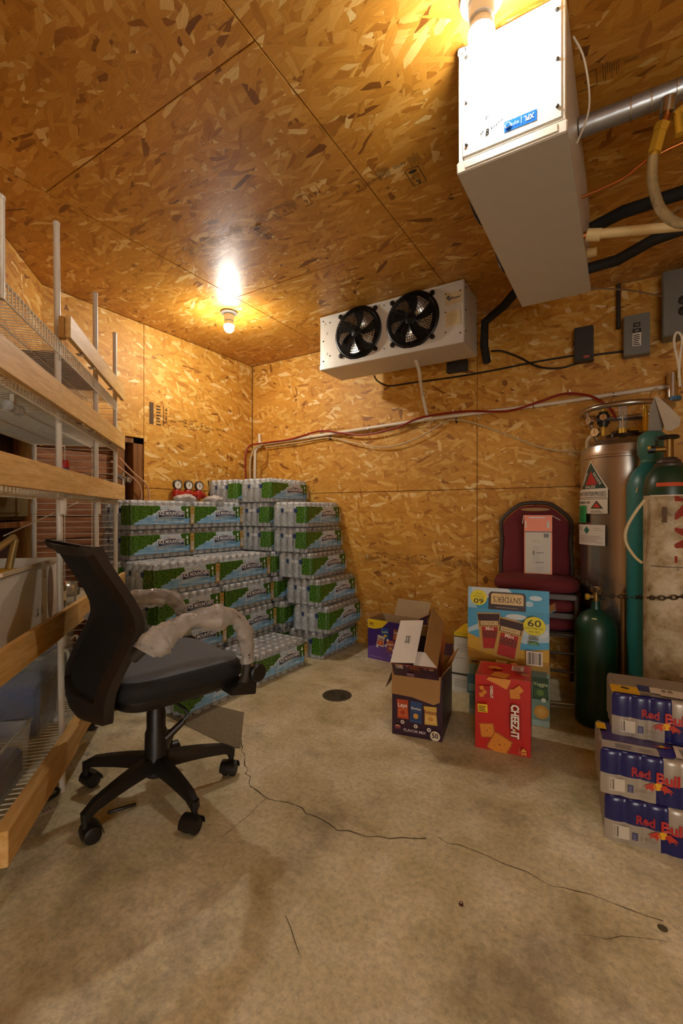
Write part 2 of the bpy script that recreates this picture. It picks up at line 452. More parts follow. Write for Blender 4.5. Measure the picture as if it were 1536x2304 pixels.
fl = thing('floor', None, None, kind='structure')
m = MB(); m.bb((-3.4, -2.4, -.12), (2.2, 3.5, 0)); m.build('concrete_slab', CONC, fl, uv=False)
def crack(pts, wd, seed, name='crack'):
    r = random.Random(seed); P = [F(*floor_at(*p)) for p in pts]; out = []
    for i in range(len(P)-1):
        k = max(2, int((P[i+1]-P[i]).length/.03))
        for j in range(k):
            p = P[i].lerp(P[i+1], j/k); t = (P[i+1]-P[i]).normalized(); n = Vector((-t.y, t.x, 0))
            out.append((p + n*r.uniform(-.008, .008), n, wd*r.uniform(.35, 1.2)))
    mb = MB(); vs = []
    for p, n, w_ in out: vs += [p + n*w_ + Vector((0, 0, .0007)), p - n*w_ + Vector((0, 0, .0007))]
    mb.add(vs, [(2*i, 2*i+1, 2*i+3, 2*i+2) for i in range(len(out)-1)])
    mb.build(name, CRACKM, fl)
def floor_at(px, py, z=0.0):
    d = (CAM_H - z)*1024/(py - 1152); return d, (px-768)/1024*d
CRACKM = simple('crack_dirt', '#4a3f2c', .9, 0, .2)
crack([(540, 1660), (556, 1740), (566, 1768), (604, 1796), (662, 1812), (720, 1846), (760, 1868), (850, 1884), (905, 1886), (985, 1887)], .0022, 1)
crack([(985, 1887), (1080, 1920), (1160, 1955), (1240, 1990), (1350, 2018), (1450, 2062), (1536, 2092)], .0013, 2)
crack([(566, 1768), (600, 1800), (560, 1830), (480, 1900)], .0010, 3)
crack([(1290, 2100), (1400, 2112), (1536, 2116)], .0008, 4)
crack([(640, 2060), (660, 2120), (700, 2170)], .0008, 5)
STAINM = simple('old_dark_stain', '#5f5238', .8, 0, .2)

def osb_panel(parent, a, b, mat, name='osb_panel', axis='z', rz=0):
    mb = MB(); g = .0018
    lo = [min(a[i], b[i])+g for i in range(3)]; hi = [max(a[i], b[i])-g for i in range(3)]
    mb.bb(lo, hi); return mb.build(name, mat, parent, bevel=.0012, uv=True)
SEAM = simple('seam_shadow_gap_board', '#3b2410', .9, 0, .1)
ce = thing('ceiling', None, None, kind='structure')
mb = MB(); mb.bb((-3.5, -2.5, CEIL+.012), (2.3, 3.6, CEIL+.05)); mb.build('backing_board', SEAM, ce)
for x0, x1, ys in ((-3.3, -2.115, (-2.0, .35, 3.3)), (-2.115, -.915, (-1.4, 1.0, 2.13, 3.3)), (-.915, .285, (-2.0, -.31, 2.13, 3.3)), (.285, 2.0, (-2.0, .9, 3.3))):
    for y0, y1 in zip(ys, ys[1:]): osb_panel(ce, (x0, y0, CEIL), (x1, y1, CEIL+.012), OSB_C)
INK = simple('faded_black_ink', '#33230f', .7, 0, .25, 60)
INK2 = simple('very_faded_ink', '#563c18', .7, 0, .2, 60)
def stamp(parent, o, ux, uy, length, h, seed, head=True, mat='a'):
    """row of mill print: hatched bars, small type and a boxed grade mark"""
    d = Decal(o, ux, uy, eps=.0004); r = random.Random(seed); x = 0.0; c = INK if mat == 'a' else INK2
    while x < length:
        k = r.random(); wd = r.uniform(.02, .06)
        if k < .35:
            for j in range(int(wd/.006)+2): d.rect(x+j*.006, h*r.uniform(0, .2), x+j*.006+.0016, h*r.uniform(.5, .9), c, False)
        elif k < .75:
            t = r.choice(('APA', 'RATED', 'SHEATHING', '24/16', '7/16', 'EXPOSURE 1', 'SIZED', 'HUD', 'PS 2'))
            d.text(t, x+wd*.6, h*r.uniform(.35, .65), wd*1.1, c, h=.015)
        else:
            d.rect(x, h*.1, x+wd, h*.14, c, False); d.rect(x, h*.86, x+wd, h*.9, c, False); d.rect(x, h*.1, x+.0018, h*.9, c, False); d.text('6', x+wd*.5, h*.6, .014, c)
        x += wd + r.uniform(.006, .025)
    return d.build('mill_stamp', parent)
def stamp_box(parent, o, ux, uy, wd, h):
    d = Decal(o, ux, uy, eps=.0004); t = .003
    for q in ((0, 0, wd, t), (0, h-t, wd, h), (0, 0, t, h), (wd-t, 0, wd, h)): d.rect(*q, INK, False)
    d.text('6', wd*.5, h*.84, wd*.3, INK, bold=.01); d.text('OSB', wd*.5, h*.55, wd*.6, INK, h=h*.16)
    d.lines(wd*.2, h*.34, wd*.8, h*.46, 3, INK2); d.disc(wd*.5, h*.18, wd*.3, INK, ry=h*.09)
    return d.build('mill_stamp', parent)
def cat_(px, py):   # a spot on the ceiling seen at this place
    d = (CEIL-CAM_H)*1024/(1152-py); return F(d, (px-768)/1024*d, CEIL)
Zc = CEIL
# the printed rows run across the panels; seen from below
ex = Vector((-1, 0, 0)); ey = Vector((0, 1, 0))
for (px, py), ln, sd, mt in (((1000, 400), .0, 3, 'a'),):
    pass
p = cat_(955, 350); stamp(ce, (p.x-.02, p.y-.04, Zc), ex, ey, .36, .085, 3)
stamp_box(ce, (cat_(940, 372).x+.0, cat_(940, 372).y-.0, Zc), ex, ey, .06, .10)
p = cat_(720, 430); stamp(ce, (p.x, p.y-.03, Zc), ex, ey, .36, .085, 5)
stamp_box(ce, (cat_(583, 505).x, cat_(583, 505).y, Zc), ex, ey, .065, .10)
p = cat_(530, 505); stamp(ce, (p.x, p.y, Zc), ex, ey, .42, .09, 8, mat='b')
p = cat_(1320, 170); stamp(ce, (p.x+.14, p.y-.02, Zc), ex, ey, .22, .08, 9, mat='b')

# far wall
wb = thing('wall_far', None, None, kind='structure')
mb = MB(); mb.bb((-3.2, YB+.012, 0), (2.1, YB+.08, CEIL)); mb.build('backing_board', SEAM, wb)
for x0, x1, zs in ((XA, -.87-.61*0, (0, 1.225, CEIL)), (-.87, 1.57, (0, 1.225, CEIL)), (1.57, 2.0, (0, 1.225, CEIL))):
    for z0, z1 in zip(zs, zs[1:]): osb_panel(wb, (x0, YB, z0), (x1, YB+.012, z1), OSB_W)
ux, uy = Vector((1, 0, 0)), Vector((0, 0, 1))
stamp(wb, (-2.85, YB, 1.62), ux, uy, .40, .08, 12, mat='b')
stamp(wb, (-2.2, YB, 1.68), ux, uy, 1.0, .09, 13, mat='b')
stamp(wb, (-1.76, YB, .66), ux, uy, .9, .09, 14, mat='b')
stamp(wb, (-.6, YB, .66), ux, uy, .5, .08, 19, mat='b')

# left far wall: OSB laid over an older plank wall, cut away low down beside the rack
wa = thing('wall_left', None, None, kind='structure')
mb = MB(); mb.bb((XA-.2, 1.2, 0), (XA-.115, 3.35, CEIL)); mb.build('backing_board', SEAM, wa)
CY, CZ = 2.075, 1.60
osb_panel(wa, (XA-.012, CY, 0), (XA, YB, 1.24), OSB_W); osb_panel(wa, (XA-.012, CY, 1.24), (XA, YB, CEIL), OSB_W)
osb_panel(wa, (XA-.012, 1.38, CZ), (XA, CY, CEIL), OSB_W)
for k in range(11):
    z0 = .02+k*.145; mb = MB(); mb.bb((XA-.115, 1.22, z0+.003), (XA-.095+.003*(k % 2), 1.90, z0+.142)); mb.build('plank', PLANK, wa)
mb = MB(); mb.bb((XA-.115, 2.0, 0), (XA-.013, CY+.03, CZ+.02)); mb.build('stud', FRAMEW, wa)
mb = MB(); mb.bb((XA-.115, 1.87, 0), (XA-.05, 1.955, CZ-.05)); mb.build('stud', FRAMEW, wa)
mb = MB(); mb.bb((XA-.115, 1.22, CZ-.04), (XA-.013, CY+.03, CZ+.04)); mb.build('header', FRAMEW, wa)
mb = MB(); mb.bb((XA-.115, 1.955, 0), (XA-.105, 2.0, CZ-.04)); mb.build('cavity_back', DARKW, wa)
d = Decal((XA, 2.12, 1.72), (0, 1, 0), (0, 0, 1)); d.rect(0, 0, .035, .16, INK2); d.lines(.06, 0, .10, .16, 7, INK2); d.rect(.12, .01, .124, .15, INK2); d.text('24/16', .145, .08, .12, INK2, h=.02, a=pi/2); d.build('mill_stamp', wa)
stamp(wa, (XA, 2.3, 1.74), (0, 1, 0), (0, 0, 1), .55, .07, 17, mat='b')
for k in range(3):
    mb = MB(); mb.tube([(XA-.095, 1.98, 1.46-.06*k), (XA-.095, 1.90, 1.46-.06*k)], .004, 6); mb.build('hinge_pin', CHROME, wa)

# diagonal wall behind the rack, open between its studs below shelf height
wc = thing('wall_diagonal', None, None, RK(XC, 0), RZ, kind='structure')
mb = MB(); mb.bb((-.2, -3.6, 0), (-.125, 1.25, CEIL)); mb.build('backing_board', DARKW, wc)
osb_panel(wc, (-.012, -.22, 1.46), (0, 1.178, CEIL), OSB_W)
osb_panel(wc, (-.012, -2.66, 1.24), (0, -.22, CEIL), OSB_W); osb_panel(wc, (-.012, -2.66, 0), (0, -.22, 1.24), OSB_W); osb_panel(wc, (-.012, -3.6, 0), (0, -2.66, CEIL), OSB_W)
for y0 in (1.10, .62, .14):
    mb = MB(); mb.bb((-.125, y0, 0), (-.02, y0+.045, 1.5)); mb.build('stud', PINE_Z, wc)
INSUL = simple('khaki_insulation_batt', '#6e5d33', .95, 0, .25, 12, .8, 22)
for y0, z0, z1 in ((.665, 1.02, 1.24), (.665, .1, .55), (.185, .1, 1.0)):
    mb = MB(); mb.bb((-.11, y0, z0), (-.04, y0+.43, z1)); mb.build('insulation_batt', INSUL, wc, bevel=.02)
for z0 in (.98, 1.25):
    mb = MB(); mb.bb((-.11, .185, z0), (-.03, 1.10, z0+.03)); mb.build('blocking', FRAMEW, wc)
wr = thing('wall_right', None, None, kind='structure'); osb_panel(wr, (XR, YF, 0), (XR+.02, YB, 1.22), OSB_W); osb_panel(wr, (XR, YF, 1.22), (XR+.02, YB, CEIL), OSB_W)
# unseen wall behind the camera; its wide opening is added to admit fill light
wf = thing('wall_near', None, None, kind='structure'); osb_panel(wf, (.2, YF-.02, 1.7), (XR, YF, CEIL), OSB_W); osb_panel(wf, (1.75, YF-.02, 0), (XR, YF, 1.7), OSB_W)

# ================================================================ CEILING BULBS
def bulb(loc, strength, label, plate):
    t = thing('ceiling_bulb', label, 'light bulb', loc, 0, 'bare bulbs in ceiling lampholders')
    mb = MB(); mb.lathe([(.001, 0), (.056, 0), (.056, -.008), (.04, -.014), (.03, -.016), (.001, -.016)], 28); mb.build('ceiling_plate', plate, t)
    mb = MB(); mb.lathe([(.030, -.016), (.034, -.02), (.033, -.058), (.028, -.062)], 24); mb.build('socket', WHITEP, t)
    mb = MB(); mb.lathe([(.024, -.058), (.028, -.066), (.0345, -.0905)], 24); mb.build('lamp_collar', WHITEP, t)  # opaque collar added to hold lamp light off the ceiling
    mb = MB(); mb.lathe([(.0345, -.0905), (.0355, -.100), (.032, -.120), (.02, -.135), (.001, -.140)], 24)
    mb.build('lamp', emit('lit_frosted_bulb_'+str(strength), (1, .95, .86), strength), t)
    return t
bulb((-2.307, 2.261, CEIL), BULB_FAR, 'small lit bulb in a ceiling lampholder, far one above the water packs', simple('grey_lampholder_plate', '#8c867a', .5))
bulb((-.322, 1.235, CEIL), BULB_NEAR, 'glaring lit bulb in a white lampholder beside the near cooler box, at the top edge', simple('white_lampholder_plate', '#e8e4da', .5))

# ================================================================ EVAPORATOR COOLERS
PEN = simple('marker_pen_ink', '#0c0a08', .95, 0, .02, spec=0.0); BLUE_ST = simple('blue_sticker_film', '#1a5db0', .9, 0, .02, spec=0.1)
def evaporator(label, loc, rz, text_end):
    t = thing('evaporator_cooler', label, 'cooling unit', loc, rz, 'white evaporator coolers hung from the ceiling')
    L, Dp, H = 1.02, .285, .372
    body = MB()
    body.bb((-L/2, .012, .035), (L/2, Dp, H)); body.build('housing', HOUSE, t, bevel=.003)
    # front plate with two fan openings
    fp = MB(); fc = (-.205, .185); R = .155; n = 32
    xs = (-L/2, -.01, L/2-.21)
    def holed(x0, x1, z0, z1, cx, cz):
        out = []
        for j in range(n):
            a = 2*pi*j/n + 1e-6; ca, sa = cos(a), sin(a)
            tx = ((x1-cx)/ca if ca > 0 else (x0-cx)/ca); tz = ((z1-cz)/sa if sa > 0 else (z0-cz)/sa); k = min(tx, tz)
            out.append((cx+ca*k, cz+sa*k))
        vs = [(cx+R*cos(2*pi*j/n), 0, cz+R*sin(2*pi*j/n)) for j in range(n)] + [(x, 0, z) for x, z in out] + [(cx+R*cos(2*pi*j/n), .012, cz+R*sin(2*pi*j/n)) for j in range(n)]
        fs = [(j, (j+1) % n, n+(j+1) % n, n+j) for j in range(n)] + [(j, 2*n+j, 2*n+(j+1) % n, (j+1) % n) for j in range(n)]
        fp.add(vs, [f[::-1] for f in fs])
        for cx_, cz_ in ((x0, z0), (x1, z0), (x1, z1), (x0, z1)):   # close the corners
            j = min(range(n), key=lambda q: (out[q][0]-cx_)**2+(out[q][1]-cz_)**2)
            near = sorted(range(n), key=lambda q: (out[q][0]-cx_)**2+(out[q][1]-cz_)**2)[:2]
            a_, b_ = out[near[0]], out[near[1]]; fp.add([(a_[0], 0, a_[1]), (b_[0], 0, b_[1]), (cx_, 0, cz_)], [(0, 1, 2)])
    z0, z1 = .036, H
    holed(-.40, -.01, z0, z1, fc[0], z0+.168); holed(-.01, .38, z0, z1, fc[1], z0+.168)
    fp.bb((-L/2, 0, z0), (-.40, .012, z1)); fp.bb((.38, 0, z0), (L/2, .012, z1))
    fp.build('front_plate', HOUSE_S, t, sharp=30)
    mb = MB(); mb.bb((-L/2-.003, -.006, 0), (L/2+.003, Dp+.004, .035)); mb.build('drip_pan', HOUSE_S, t, bevel=.003)
    mb = MB(); mb.bb((-L/2-.002, -.004, H-.02), (L/2+.002, .02, H-.002)); mb.build('top_flange', HOUSE_S, t, bevel=.002)
    dk = simple('dark_coil_interior', '#241e18', .6, .3, .2)
    for cx in fc:
        cz = z0+.168
        mb = MB(); mb.lathe([(R-.002, -.055), (R-.002, -.01)], n, M=Matrix.Translation((cx, .065, cz)) @ Matrix.Rotation(pi/2, 4, 'X')); sh = mb
        mb.add([(cx+R*cos(2*pi*j/n), .016, cz+R*sin(2*pi*j/n)) for j in range(n)], [tuple(range(n))]); mb.build('fan_shroud', dk, t)
        M = Matrix.Translation((cx, 0, cz)) @ Matrix.Rotation(pi/2, 4, 'X')    # local z points out of the front
        fan = bpy.data.objects.new('fan', None); COL.objects.link(fan); fan.parent = t; fan.matrix_local = M; fan.empty_display_size = .05
        g = MB()
        for rr, zz in ((.03, .056), (.045, .056), (.06, .055), (.075, .054), (.09, .052), (.105, .049), (.12, .045), (.135, .04), (.148, .032), (.158, .022), (.162, .01)):
            g.tube([(rr*cos(2*pi*j/36), rr*sin(2*pi*j/36), zz) for j in range(36)], .0019, 4, closed=True)
        g.build('guard_ring', FANM, fan)
        g = MB()
        for j in range(60):
            a = 2*pi*j/60; q = [(.105, .0505), (.135, .0415), (.15, .033), (.163, .015), (.167, 0)]
            if j % 5 == 0: q = [(.012, .0575), (.06, .0565)] + q
            g.tube([(r_*cos(a), r_*sin(a), z_) for r_, z_ in q], .0018, 4)
        g.build('guard_spokes', FANM, fan)
        g = MB(); g.lathe([(.158, -.002), (.176, -.002), (.178, .004), (.172, .010), (.162, .011), (.158, .004)], 40)
        for k in range(4):
            a = pi/4+k*pi/2; T = Matrix.Rotation(a, 4, 'Z') @ Matrix.Translation((.183, 0, .004))
            g.box((-.006, 0, 0), (.024, .026, .012), M=T); g.lathe([(.015, -.006), (.016, .006), (.001, .008)], 12, M=T @ Matrix.Translation((.006, 0, 0)))
        g.build('guard_rim', FANM, fan)
        g = MB(); g.lathe([(.034, -.01), (.036, .028), (.02, .036), (.001, .038)], 20); g.build('motor', FANM, fan)
        off = rnd.random()
        for k in range(5):
            a0 = off+2*pi*k/5; vs = []; fs = []
            for i in range(6):
                rr = .035+.105*i/5; wd = .38+.25*i/5
                for jj in range(4):
                    tt = jj/3; a = a0+(tt-.5)*wd*1.3+i*.06; vs.append((rr*cos(a), rr*sin(a), .004+.026*(tt-.2)))
            for i in range(5):
                for jj in range(3): fs.append((i*4+jj, i*4+jj+1, (i+1)*4+jj+1, (i+1)*4+jj))
            b_ = MB(); b_.add(vs, fs, 0, True); b_.build('fan_blade', BLADE, fan)
    for x, z in [(-.485, .06), (-.485, .2), (-.485, .34), (-.43, .09), (-.43, .32), (-.01, .06), (-.01, .34), (.40, .08), (.40, .2), (.40, .31), (.49, .06), (.49, .31)]:
        mb = MB(); mb.lathe([(.004, 0), (.005, .002), (.001, .004)], 8, M=Matrix.Translation((x, -.0005, z)) @ Matrix.Rotation(pi/2, 4, 'X')); mb.build('screw', DGREY, t)
    for x, z in [(-.46, .11), (-.46, .25), (-.475, .32)]:
        mb = MB(); mb.lathe([(.011, 0), (.011, .0015), (.001, .002)], 14, M=Matrix.Translation((x, -.0005, z)) @ Matrix.Rotation(pi/2, 4, 'X')); mb.build('knockout', HOUSE_S, t)
    mb = MB(); mb.bb((L/2, .012, .045), (L/2+.003, Dp-.01, H-.02)); mb.build('end_panel', HOUSE, t, bevel=.001)
    for y, z in [(.024, .075), (.024, .20), (.024, .33), (Dp-.02, .075), (Dp-.02, .20), (Dp-.02, .33)]:
        mb = MB(); mb.lathe([(.0045, 0), (.005, .004), (.001, .006)], 8, M=Matrix.Translation((L/2+.003, y, z)) @ Matrix.Rotation(pi/2, 4, 'Y')); mb.build('screw', DGREY, t)
    mb = MB(); mb.bb((L/2+.003, .02, .010), (L/2+.005, Dp-.02, .030)); mb.build('lip', HOUSE_S, t)
    dd = Decal((0, 0, 0), (1, 0, 0), (0, 0, 1)); X0 = .395
    dd.rect(X0, .24, X0+.105, .315, '#c5b28b'); dd.quad(X0+.022, .284, .02, .02, pi/4, '#4a4a48'); dd.quad(X0+.029, .276, .02, .02, pi/4, '#6d6b66')
    dd.text('Russel', X0+.067, .278, .055, '#2b2723', bold=.02, shear=.25)
    dd.rect(X0+.005, .11, X0+.095, .20, '#cdbb90'); dd.lines(X0+.012, .12, X0+.088, .19, 7, '#b39b6a')
    dd.build('front_labels', t)
    dd = Decal((L/2+.003, 0, 0), (0, 1, 0), (0, 0, 1), eps=.0012)
    if text_end:
        dd.quad(.172, .078, .085, .030, -.02, BLUE_ST); dd.text('XPL', .195, .078, .026, '#eef2f6', h=.014, a=pi, bold=.02); dd.rect(.175, .07, .176, .088, '#dfe8f2', False)
        dd.text('sys', .158, .078, .022, '#a9c8ea', h=.009, a=pi); dd.disc(.14, .079, .008, '#a9c8ea'); dd.disc(.14, .079, .006, BLUE_ST)
        hw = Decal((L/2+.003, 0, 0), (0, 1, 0), (0, 0, 1), eps=.0012); hw.text('B', .083, .087, .010, PEN, h=.019, shear=.2, bold=.02)
        for k, (x, z, a) in enumerate([(.066, .088, 1.3), (.071, .09, 1.2), (.096, .089, 1.5), (.103, .09, .6), (.11, .091, 1.4), (.117, .094, .3), (.124, .096, 0.2), (.083, .118, 1.5), (.086, .122, .1)]):
            hw.quad(x, z, .008, .0026, a, PEN)
        hw.build('pen_note', t)
    else: dd.rect(.1, .2, .16, .23, '#c9c2b2')
    dd.build('end_label', t)
    for x in (-.4, .4):
        for y in (.05, Dp-.05):
            mb = MB(); mb.bb((x-.012, y-.012, H), (x+.012, y+.012, H+.006)); mb.build('hanger', DGREY, t)
    return t
EZ = CEIL-.378
evaporator('white two-fan cooling unit at the far wall, fans facing out, badge at its right end', (-1.305, 2.655, EZ), 0, False)
evaporator('large white cooling unit overhead on the right, lit end panel with a blue sticker', (-.412, 1.838, EZ), -pi/2, True)

# ================================================================ PIPES AND ELECTRICS
def pipe(name, label, cat, path, r, mat, group=None, n=10, sm=0, extra=None):
    t = thing(name, label, cat, path[0], 0, group); o = Vector(path[0])
    P = smooth_path(path, sm) if sm else path
    mb = MB(); mb.tube([Vector(p)-o for p in P], r, n); mb.build('tube', mat, t)
    if extra: extra(t, o)
    return t
def wallpt(px, py, off=.02):      # a spot in front of the far wall
    a = YAW - math.atan((px-768)/1024); y = YB-off; x = -math.tan(a)*y; dep = D[0]*x + D[1]*y
    return Vector((x, y, CAM_H + (1152-py)/1024*dep))
def clips(pts, mat, w_=.012):
    def f(t, o):
        for p in pts:
            q = Vector(p)-o; mb = MB(); mb.bb((q.x-w_/2, q.y-.012, q.z-.018), (q.x+w_/2, YB-o.y, q.z+.018)); mb.build('clip', mat, t, bevel=.002)
    return f
def pvc_extra(t, o):
    j = wallpt(963, 943, .03)-o
    mb = MB(); mb.tube([j-Vector((.035, 0, -.004)), j+Vector((.035, 0, .006))], .017, 12); mb.build('tee_fitting', PVC, t)
    e = wallpt(584, 1000, .03)-o
    mb = MB(); mb.tube([e+Vector((0, 0, -.03)), e+Vector((0, 0, .03))], .017, 12); mb.tube([e, e+Vector((.035, 0, .004))], .017, 12); mb.build('elbow_fitting', PVC, t)
    for q in (wallpt(700, 985, .03), wallpt(830, 965, .03), wallpt(1200, 915, .03), wallpt(1380, 888, .03)):
        q = q-o; mb = MB(); mb.tube([q-Vector((.004, 0, 0)), q+Vector((.004, 0, .001))], .0155, 12); mb.bb((q.x-.006, q.y, q.z-.004), (q.x+.006, YB-o.y, q.z+.004)); mb.build('pipe_strap', CHROME, t)
    tops = [wallpt(583, 976, .03)-o, wallpt(584, 1000, .03)-o]; mb = MB(); mb.tube(tops, .012, 10); mb.build('stub', PVC, t)
pipe('drain_pipe', 'long white plastic drain pipe sloping along the far wall', 'pipe',
     [wallpt(572, 1078, .03)-Vector((0, 0, .35)), wallpt(574, 1015, .03), wallpt(584, 1000, .03), wallpt(963, 943, .03), wallpt(1240, 908, .03), wallpt(1495, 870, .03)], .0125, PVC, 'plastic pipes', extra=pvc_extra)
pipe('drain_pipe', 'short white pipe dropping from the far cooling unit to the long wall pipe', 'pipe',
     [(-1.16, 2.80, EZ+.01), (-1.16, 2.86, EZ-.04), wallpt(950, 890, .05), wallpt(961, 938, .03)], .0125, PVC, 'plastic pipes')
pipe('red_hose', 'red tube snaking over the white wall pipe', 'hose',
     [(-2.955, 3.11, 1.07), (-2.955, 3.11, 1.30), (-2.955, 3.10, 1.56), (-2.94, 3.14, 1.675), wallpt(600, 996, .045), wallpt(655, 988, .045), wallpt(720, 970, .045), wallpt(765, 974, .045), wallpt(820, 978, .045), wallpt(890, 963, .045), wallpt(945, 940, .045), wallpt(1040, 926, .045), wallpt(1140, 925, .045), wallpt(1210, 905, .045), wallpt(1270, 886, .045), wallpt(1330, 892, .05), wallpt(1370, 918, .09), F(2.62, 1.58, 1.60)], .0075, REDT, 'tubes along the far wall', sm=5,
     extra=clips([wallpt(722, 970), wallpt(1020, 928), wallpt(1282, 884)], PVC))
pipe('white_hose', 'pale thin tube drooping below the wall pipe to the steel tank', 'hose',
     [wallpt(597, 1006, .03), wallpt(670, 996, .03), wallpt(742, 985, .025), wallpt(800, 998, .03), wallpt(870, 1006, .03), wallpt(940, 985, .03), wallpt(1000, 950, .025), wallpt(1030, 945, .025), wallpt(1080, 956, .03), wallpt(1150, 982, .03), wallpt(1230, 1010, .03), wallpt(1320, 1018, .03)], .0055, TANT, 'tubes along the far wall', sm=5,
     extra=clips([wallpt(742, 985), wallpt(1026, 946)], DGREY, .006))
pipe('tan_riser_tube', 'tan tube looping up beside the white riser in the far corner', 'hose',
     [(-2.955, 3.165, 1.07), (-2.955, 3.165, 1.30), (-2.953, 3.165, 1.55), wallpt(574, 1008, .045), wallpt(592, 1000, .05)], .008, TANT, 'tubes along the far wall', sm=5)
pipe('tan_riser_tube', 'looped tan tube end with brass fitting right of the white riser', 'hose',
     [wallpt(592, 1000, .03), wallpt(600, 1012, .03), wallpt(598, 1040, .03), wallpt(586, 1060, .03), wallpt(585, 1078, .03)-Vector((0, 0, .3))], .007, simple('amber_tube', '#b07a2c', .35), 'tubes along the far wall', sm=5)
for i, (px, py) in enumerate(((1077, 938), (1302, 900))):
    q = wallpt(px, py, .004); mb = MB(); mb.tube(arc_pts((0, 0, 0), .012, 0, 2*pi*.98, 14), .004, 6); o = mb.build('pipe_clip', PVCY, None); o.location = q
    tag(o, ('small cream ring clip screwed to the wall at mid pipe', 'small cream ring clip screwed to the wall left of the steel tank')[i], 'clip', 'empty ring clips on the far wall')

# refrigeration lines
pipe('insulated_line', 'thick black insulated pipe running between the two cooling units', 'pipe',
     [wallpt(1095, 815, .18), (-.755, 2.96, 2.13), (-.75, 2.96, 2.28), (-.62, 2.90, 2.33), (-.28, 2.44, 2.36), (.0, 2.24, 2.32), (.6, 2.2, 2.32)], .026, RUBBER, 'black insulated lines', sm=0, n=12)
pipe('insulated_line', 'black insulated pipe leaving the near cooling unit low on its right', 'pipe',
     [(-.13, 2.2, 2.10), (-.02, 2.19, 2.10), (.10, 2.17, 2.135), (.6, 2.15, 2.19)], .022, RUBBER, 'black insulated lines', n=12)
def foil(t, o):
    for k, x in enumerate((.02, .075, .14, .2, .27)):
        p = Vector((x, 1.722, 2.352))-o; mb = MB(); mb.tube([p, p+Vector((.004, 0, 0))], .0335, 16); mb.build('band', CHROME, t)
pipe('foil_wrapped_line', 'thick silver foil-wrapped pipe at upper right under the ceiling', 'pipe',
     [(-.125, 1.715, 2.35), (.02, 1.722, 2.352), (.3, 1.73, 2.358), (.9, 1.75, 2.36)], .0315, SILVER, n=18, extra=foil)
def pvc2(t, o):
    p = Vector((-.112, 1.905, 2.086))-o; mb = MB(); mb.tube([p, p+Vector((.045, .002, -.012))], .022, 14); mb.build('coupling', PVCY, t)
    mb = MB(); mb.tube([p-Vector((.02, 0, 0)), p], .013, 10); mb.build('nipple', COPPER, t)
pipe('condensate_pipe', 'ivory plastic pipe sticking out of the near cooling unit to the right', 'pipe',
     [(-.112, 1.905, 2.086), (.17, 1.912, 2.03), (.6, 1.92, 1.95)], .0165, PVCY, 'plastic pipes', n=14, extra=pvc2)
mb = MB(); mb.lathe([(.016, 0), (.018, .005), (.018, .035), (.001, .037)], 14, M=Matrix.Rotation(pi/2, 4, 'Y')); o = mb.build('pipe_stub', PVCY); o.location = (-.124, 2.10, 2.115)
tag(o, 'short capped ivory stub on the near cooling unit, below the ivory pipe', 'pipe')
# brass valve and clear hose
t = thing('brass_valve', 'yellow brass valve hanging below the silver wrapped pipe', 'valve', (.085, 1.70, 2.2))
def seg(a, b, r, mat, nm, n=14, par=t): mb = MB(); mb.tube([a, b], r, n); return mb.build(nm, mat, par)
seg((.035, 0, .12), (.03, 0, .075), .021, CHROME, 'cap'); seg((.03, 0, .075), (.022, 0, .045), .011, COPPER, 'copper_stub')
seg((.020, 0, .05), (.012, 0, .028), .021, BRASS, 'nut', 6); seg((.012, 0, .028), (-.002, 0, -.03), .019, BRASS, 'hex_body', 6); seg((-.002, 0, -.03), (-.006, 0, -.055), .011, BRASS, 'barb')
seg((.045, 0, .06), (.085, .01, .085), .014, BRASS, 'side_body'); seg((.06, 0, .0), (.055, 0, .07), .012, BRASS, 'branch'); seg((.085, .01, .07), (.10, .02, .07), .026, CHROME, 'round_knob')
pipe('copper_line', 'thin copper line passing behind the brass valve', 'pipe', [(-.12, 1.78, 2.155), (.0, 1.76, 2.16), (.12, 1.735, 2.19), (.6, 1.73, 2.24)], .006, COPPER, sm=4)
pipe('clear_hose', 'clear braided hose hanging down in a curve from the brass valve', 'hose',
     [(.079, 1.70, 2.16), (.077, 1.70, 2.10), (.083, 1.70, 2.05), (.10, 1.70, 1.99), (.13, 1.70, 1.945), (.17, 1.70, 1.925), (.25, 1.71, 1.93), (.4, 1.72, 1.97)], .0145, HOSE, sm=5, n=14)
pipe('grey_cable', 'thin grey cable strung from the near cooling unit to the corner box', 'cable',
     [(-.2, 2.28, 2.07), (.02, 2.75, 2.20), (.22, 3.15, 2.27)], .004, simple('grey_cable', '#8a7a66', .5), 'loose cables', sm=4)
pipe('ceiling_cable', 'pale cable stapled to the ceiling at the right edge', 'cable',
     [cat_(1417, 527)-Vector((0, 0, .005)), cat_(1470, 500)-Vector((0, 0, .006)), cat_(1536, 462)-Vector((0, 0, .005))], .0035, simple('pale_cable', '#9a8258', .5), 'loose cables', sm=3)
pipe('white_cable', 'thin white cable hanging beside the near cooling unit', 'cable',
     [cat_(1290, 75)-Vector((0, 0, .01)), F(1.31, .70, 2.36), F(1.37, .745, 2.28), F(1.45, .75, 2.24)], .003, WHITEP, 'loose cables', sm=5)
pipe('black_cable', 'black power cable drooping under the far cooling unit', 'cable',
     [wallpt(842, 846, .25), wallpt(850, 858, .12), wallpt(875, 868, .03), wallpt(920, 862, .012), wallpt(1010, 850, .012), wallpt(1100, 835, .012), wallpt(1200, 815, .012), wallpt(1290, 800, .012)], .006, BLACKP, 'black cables', sm=5)
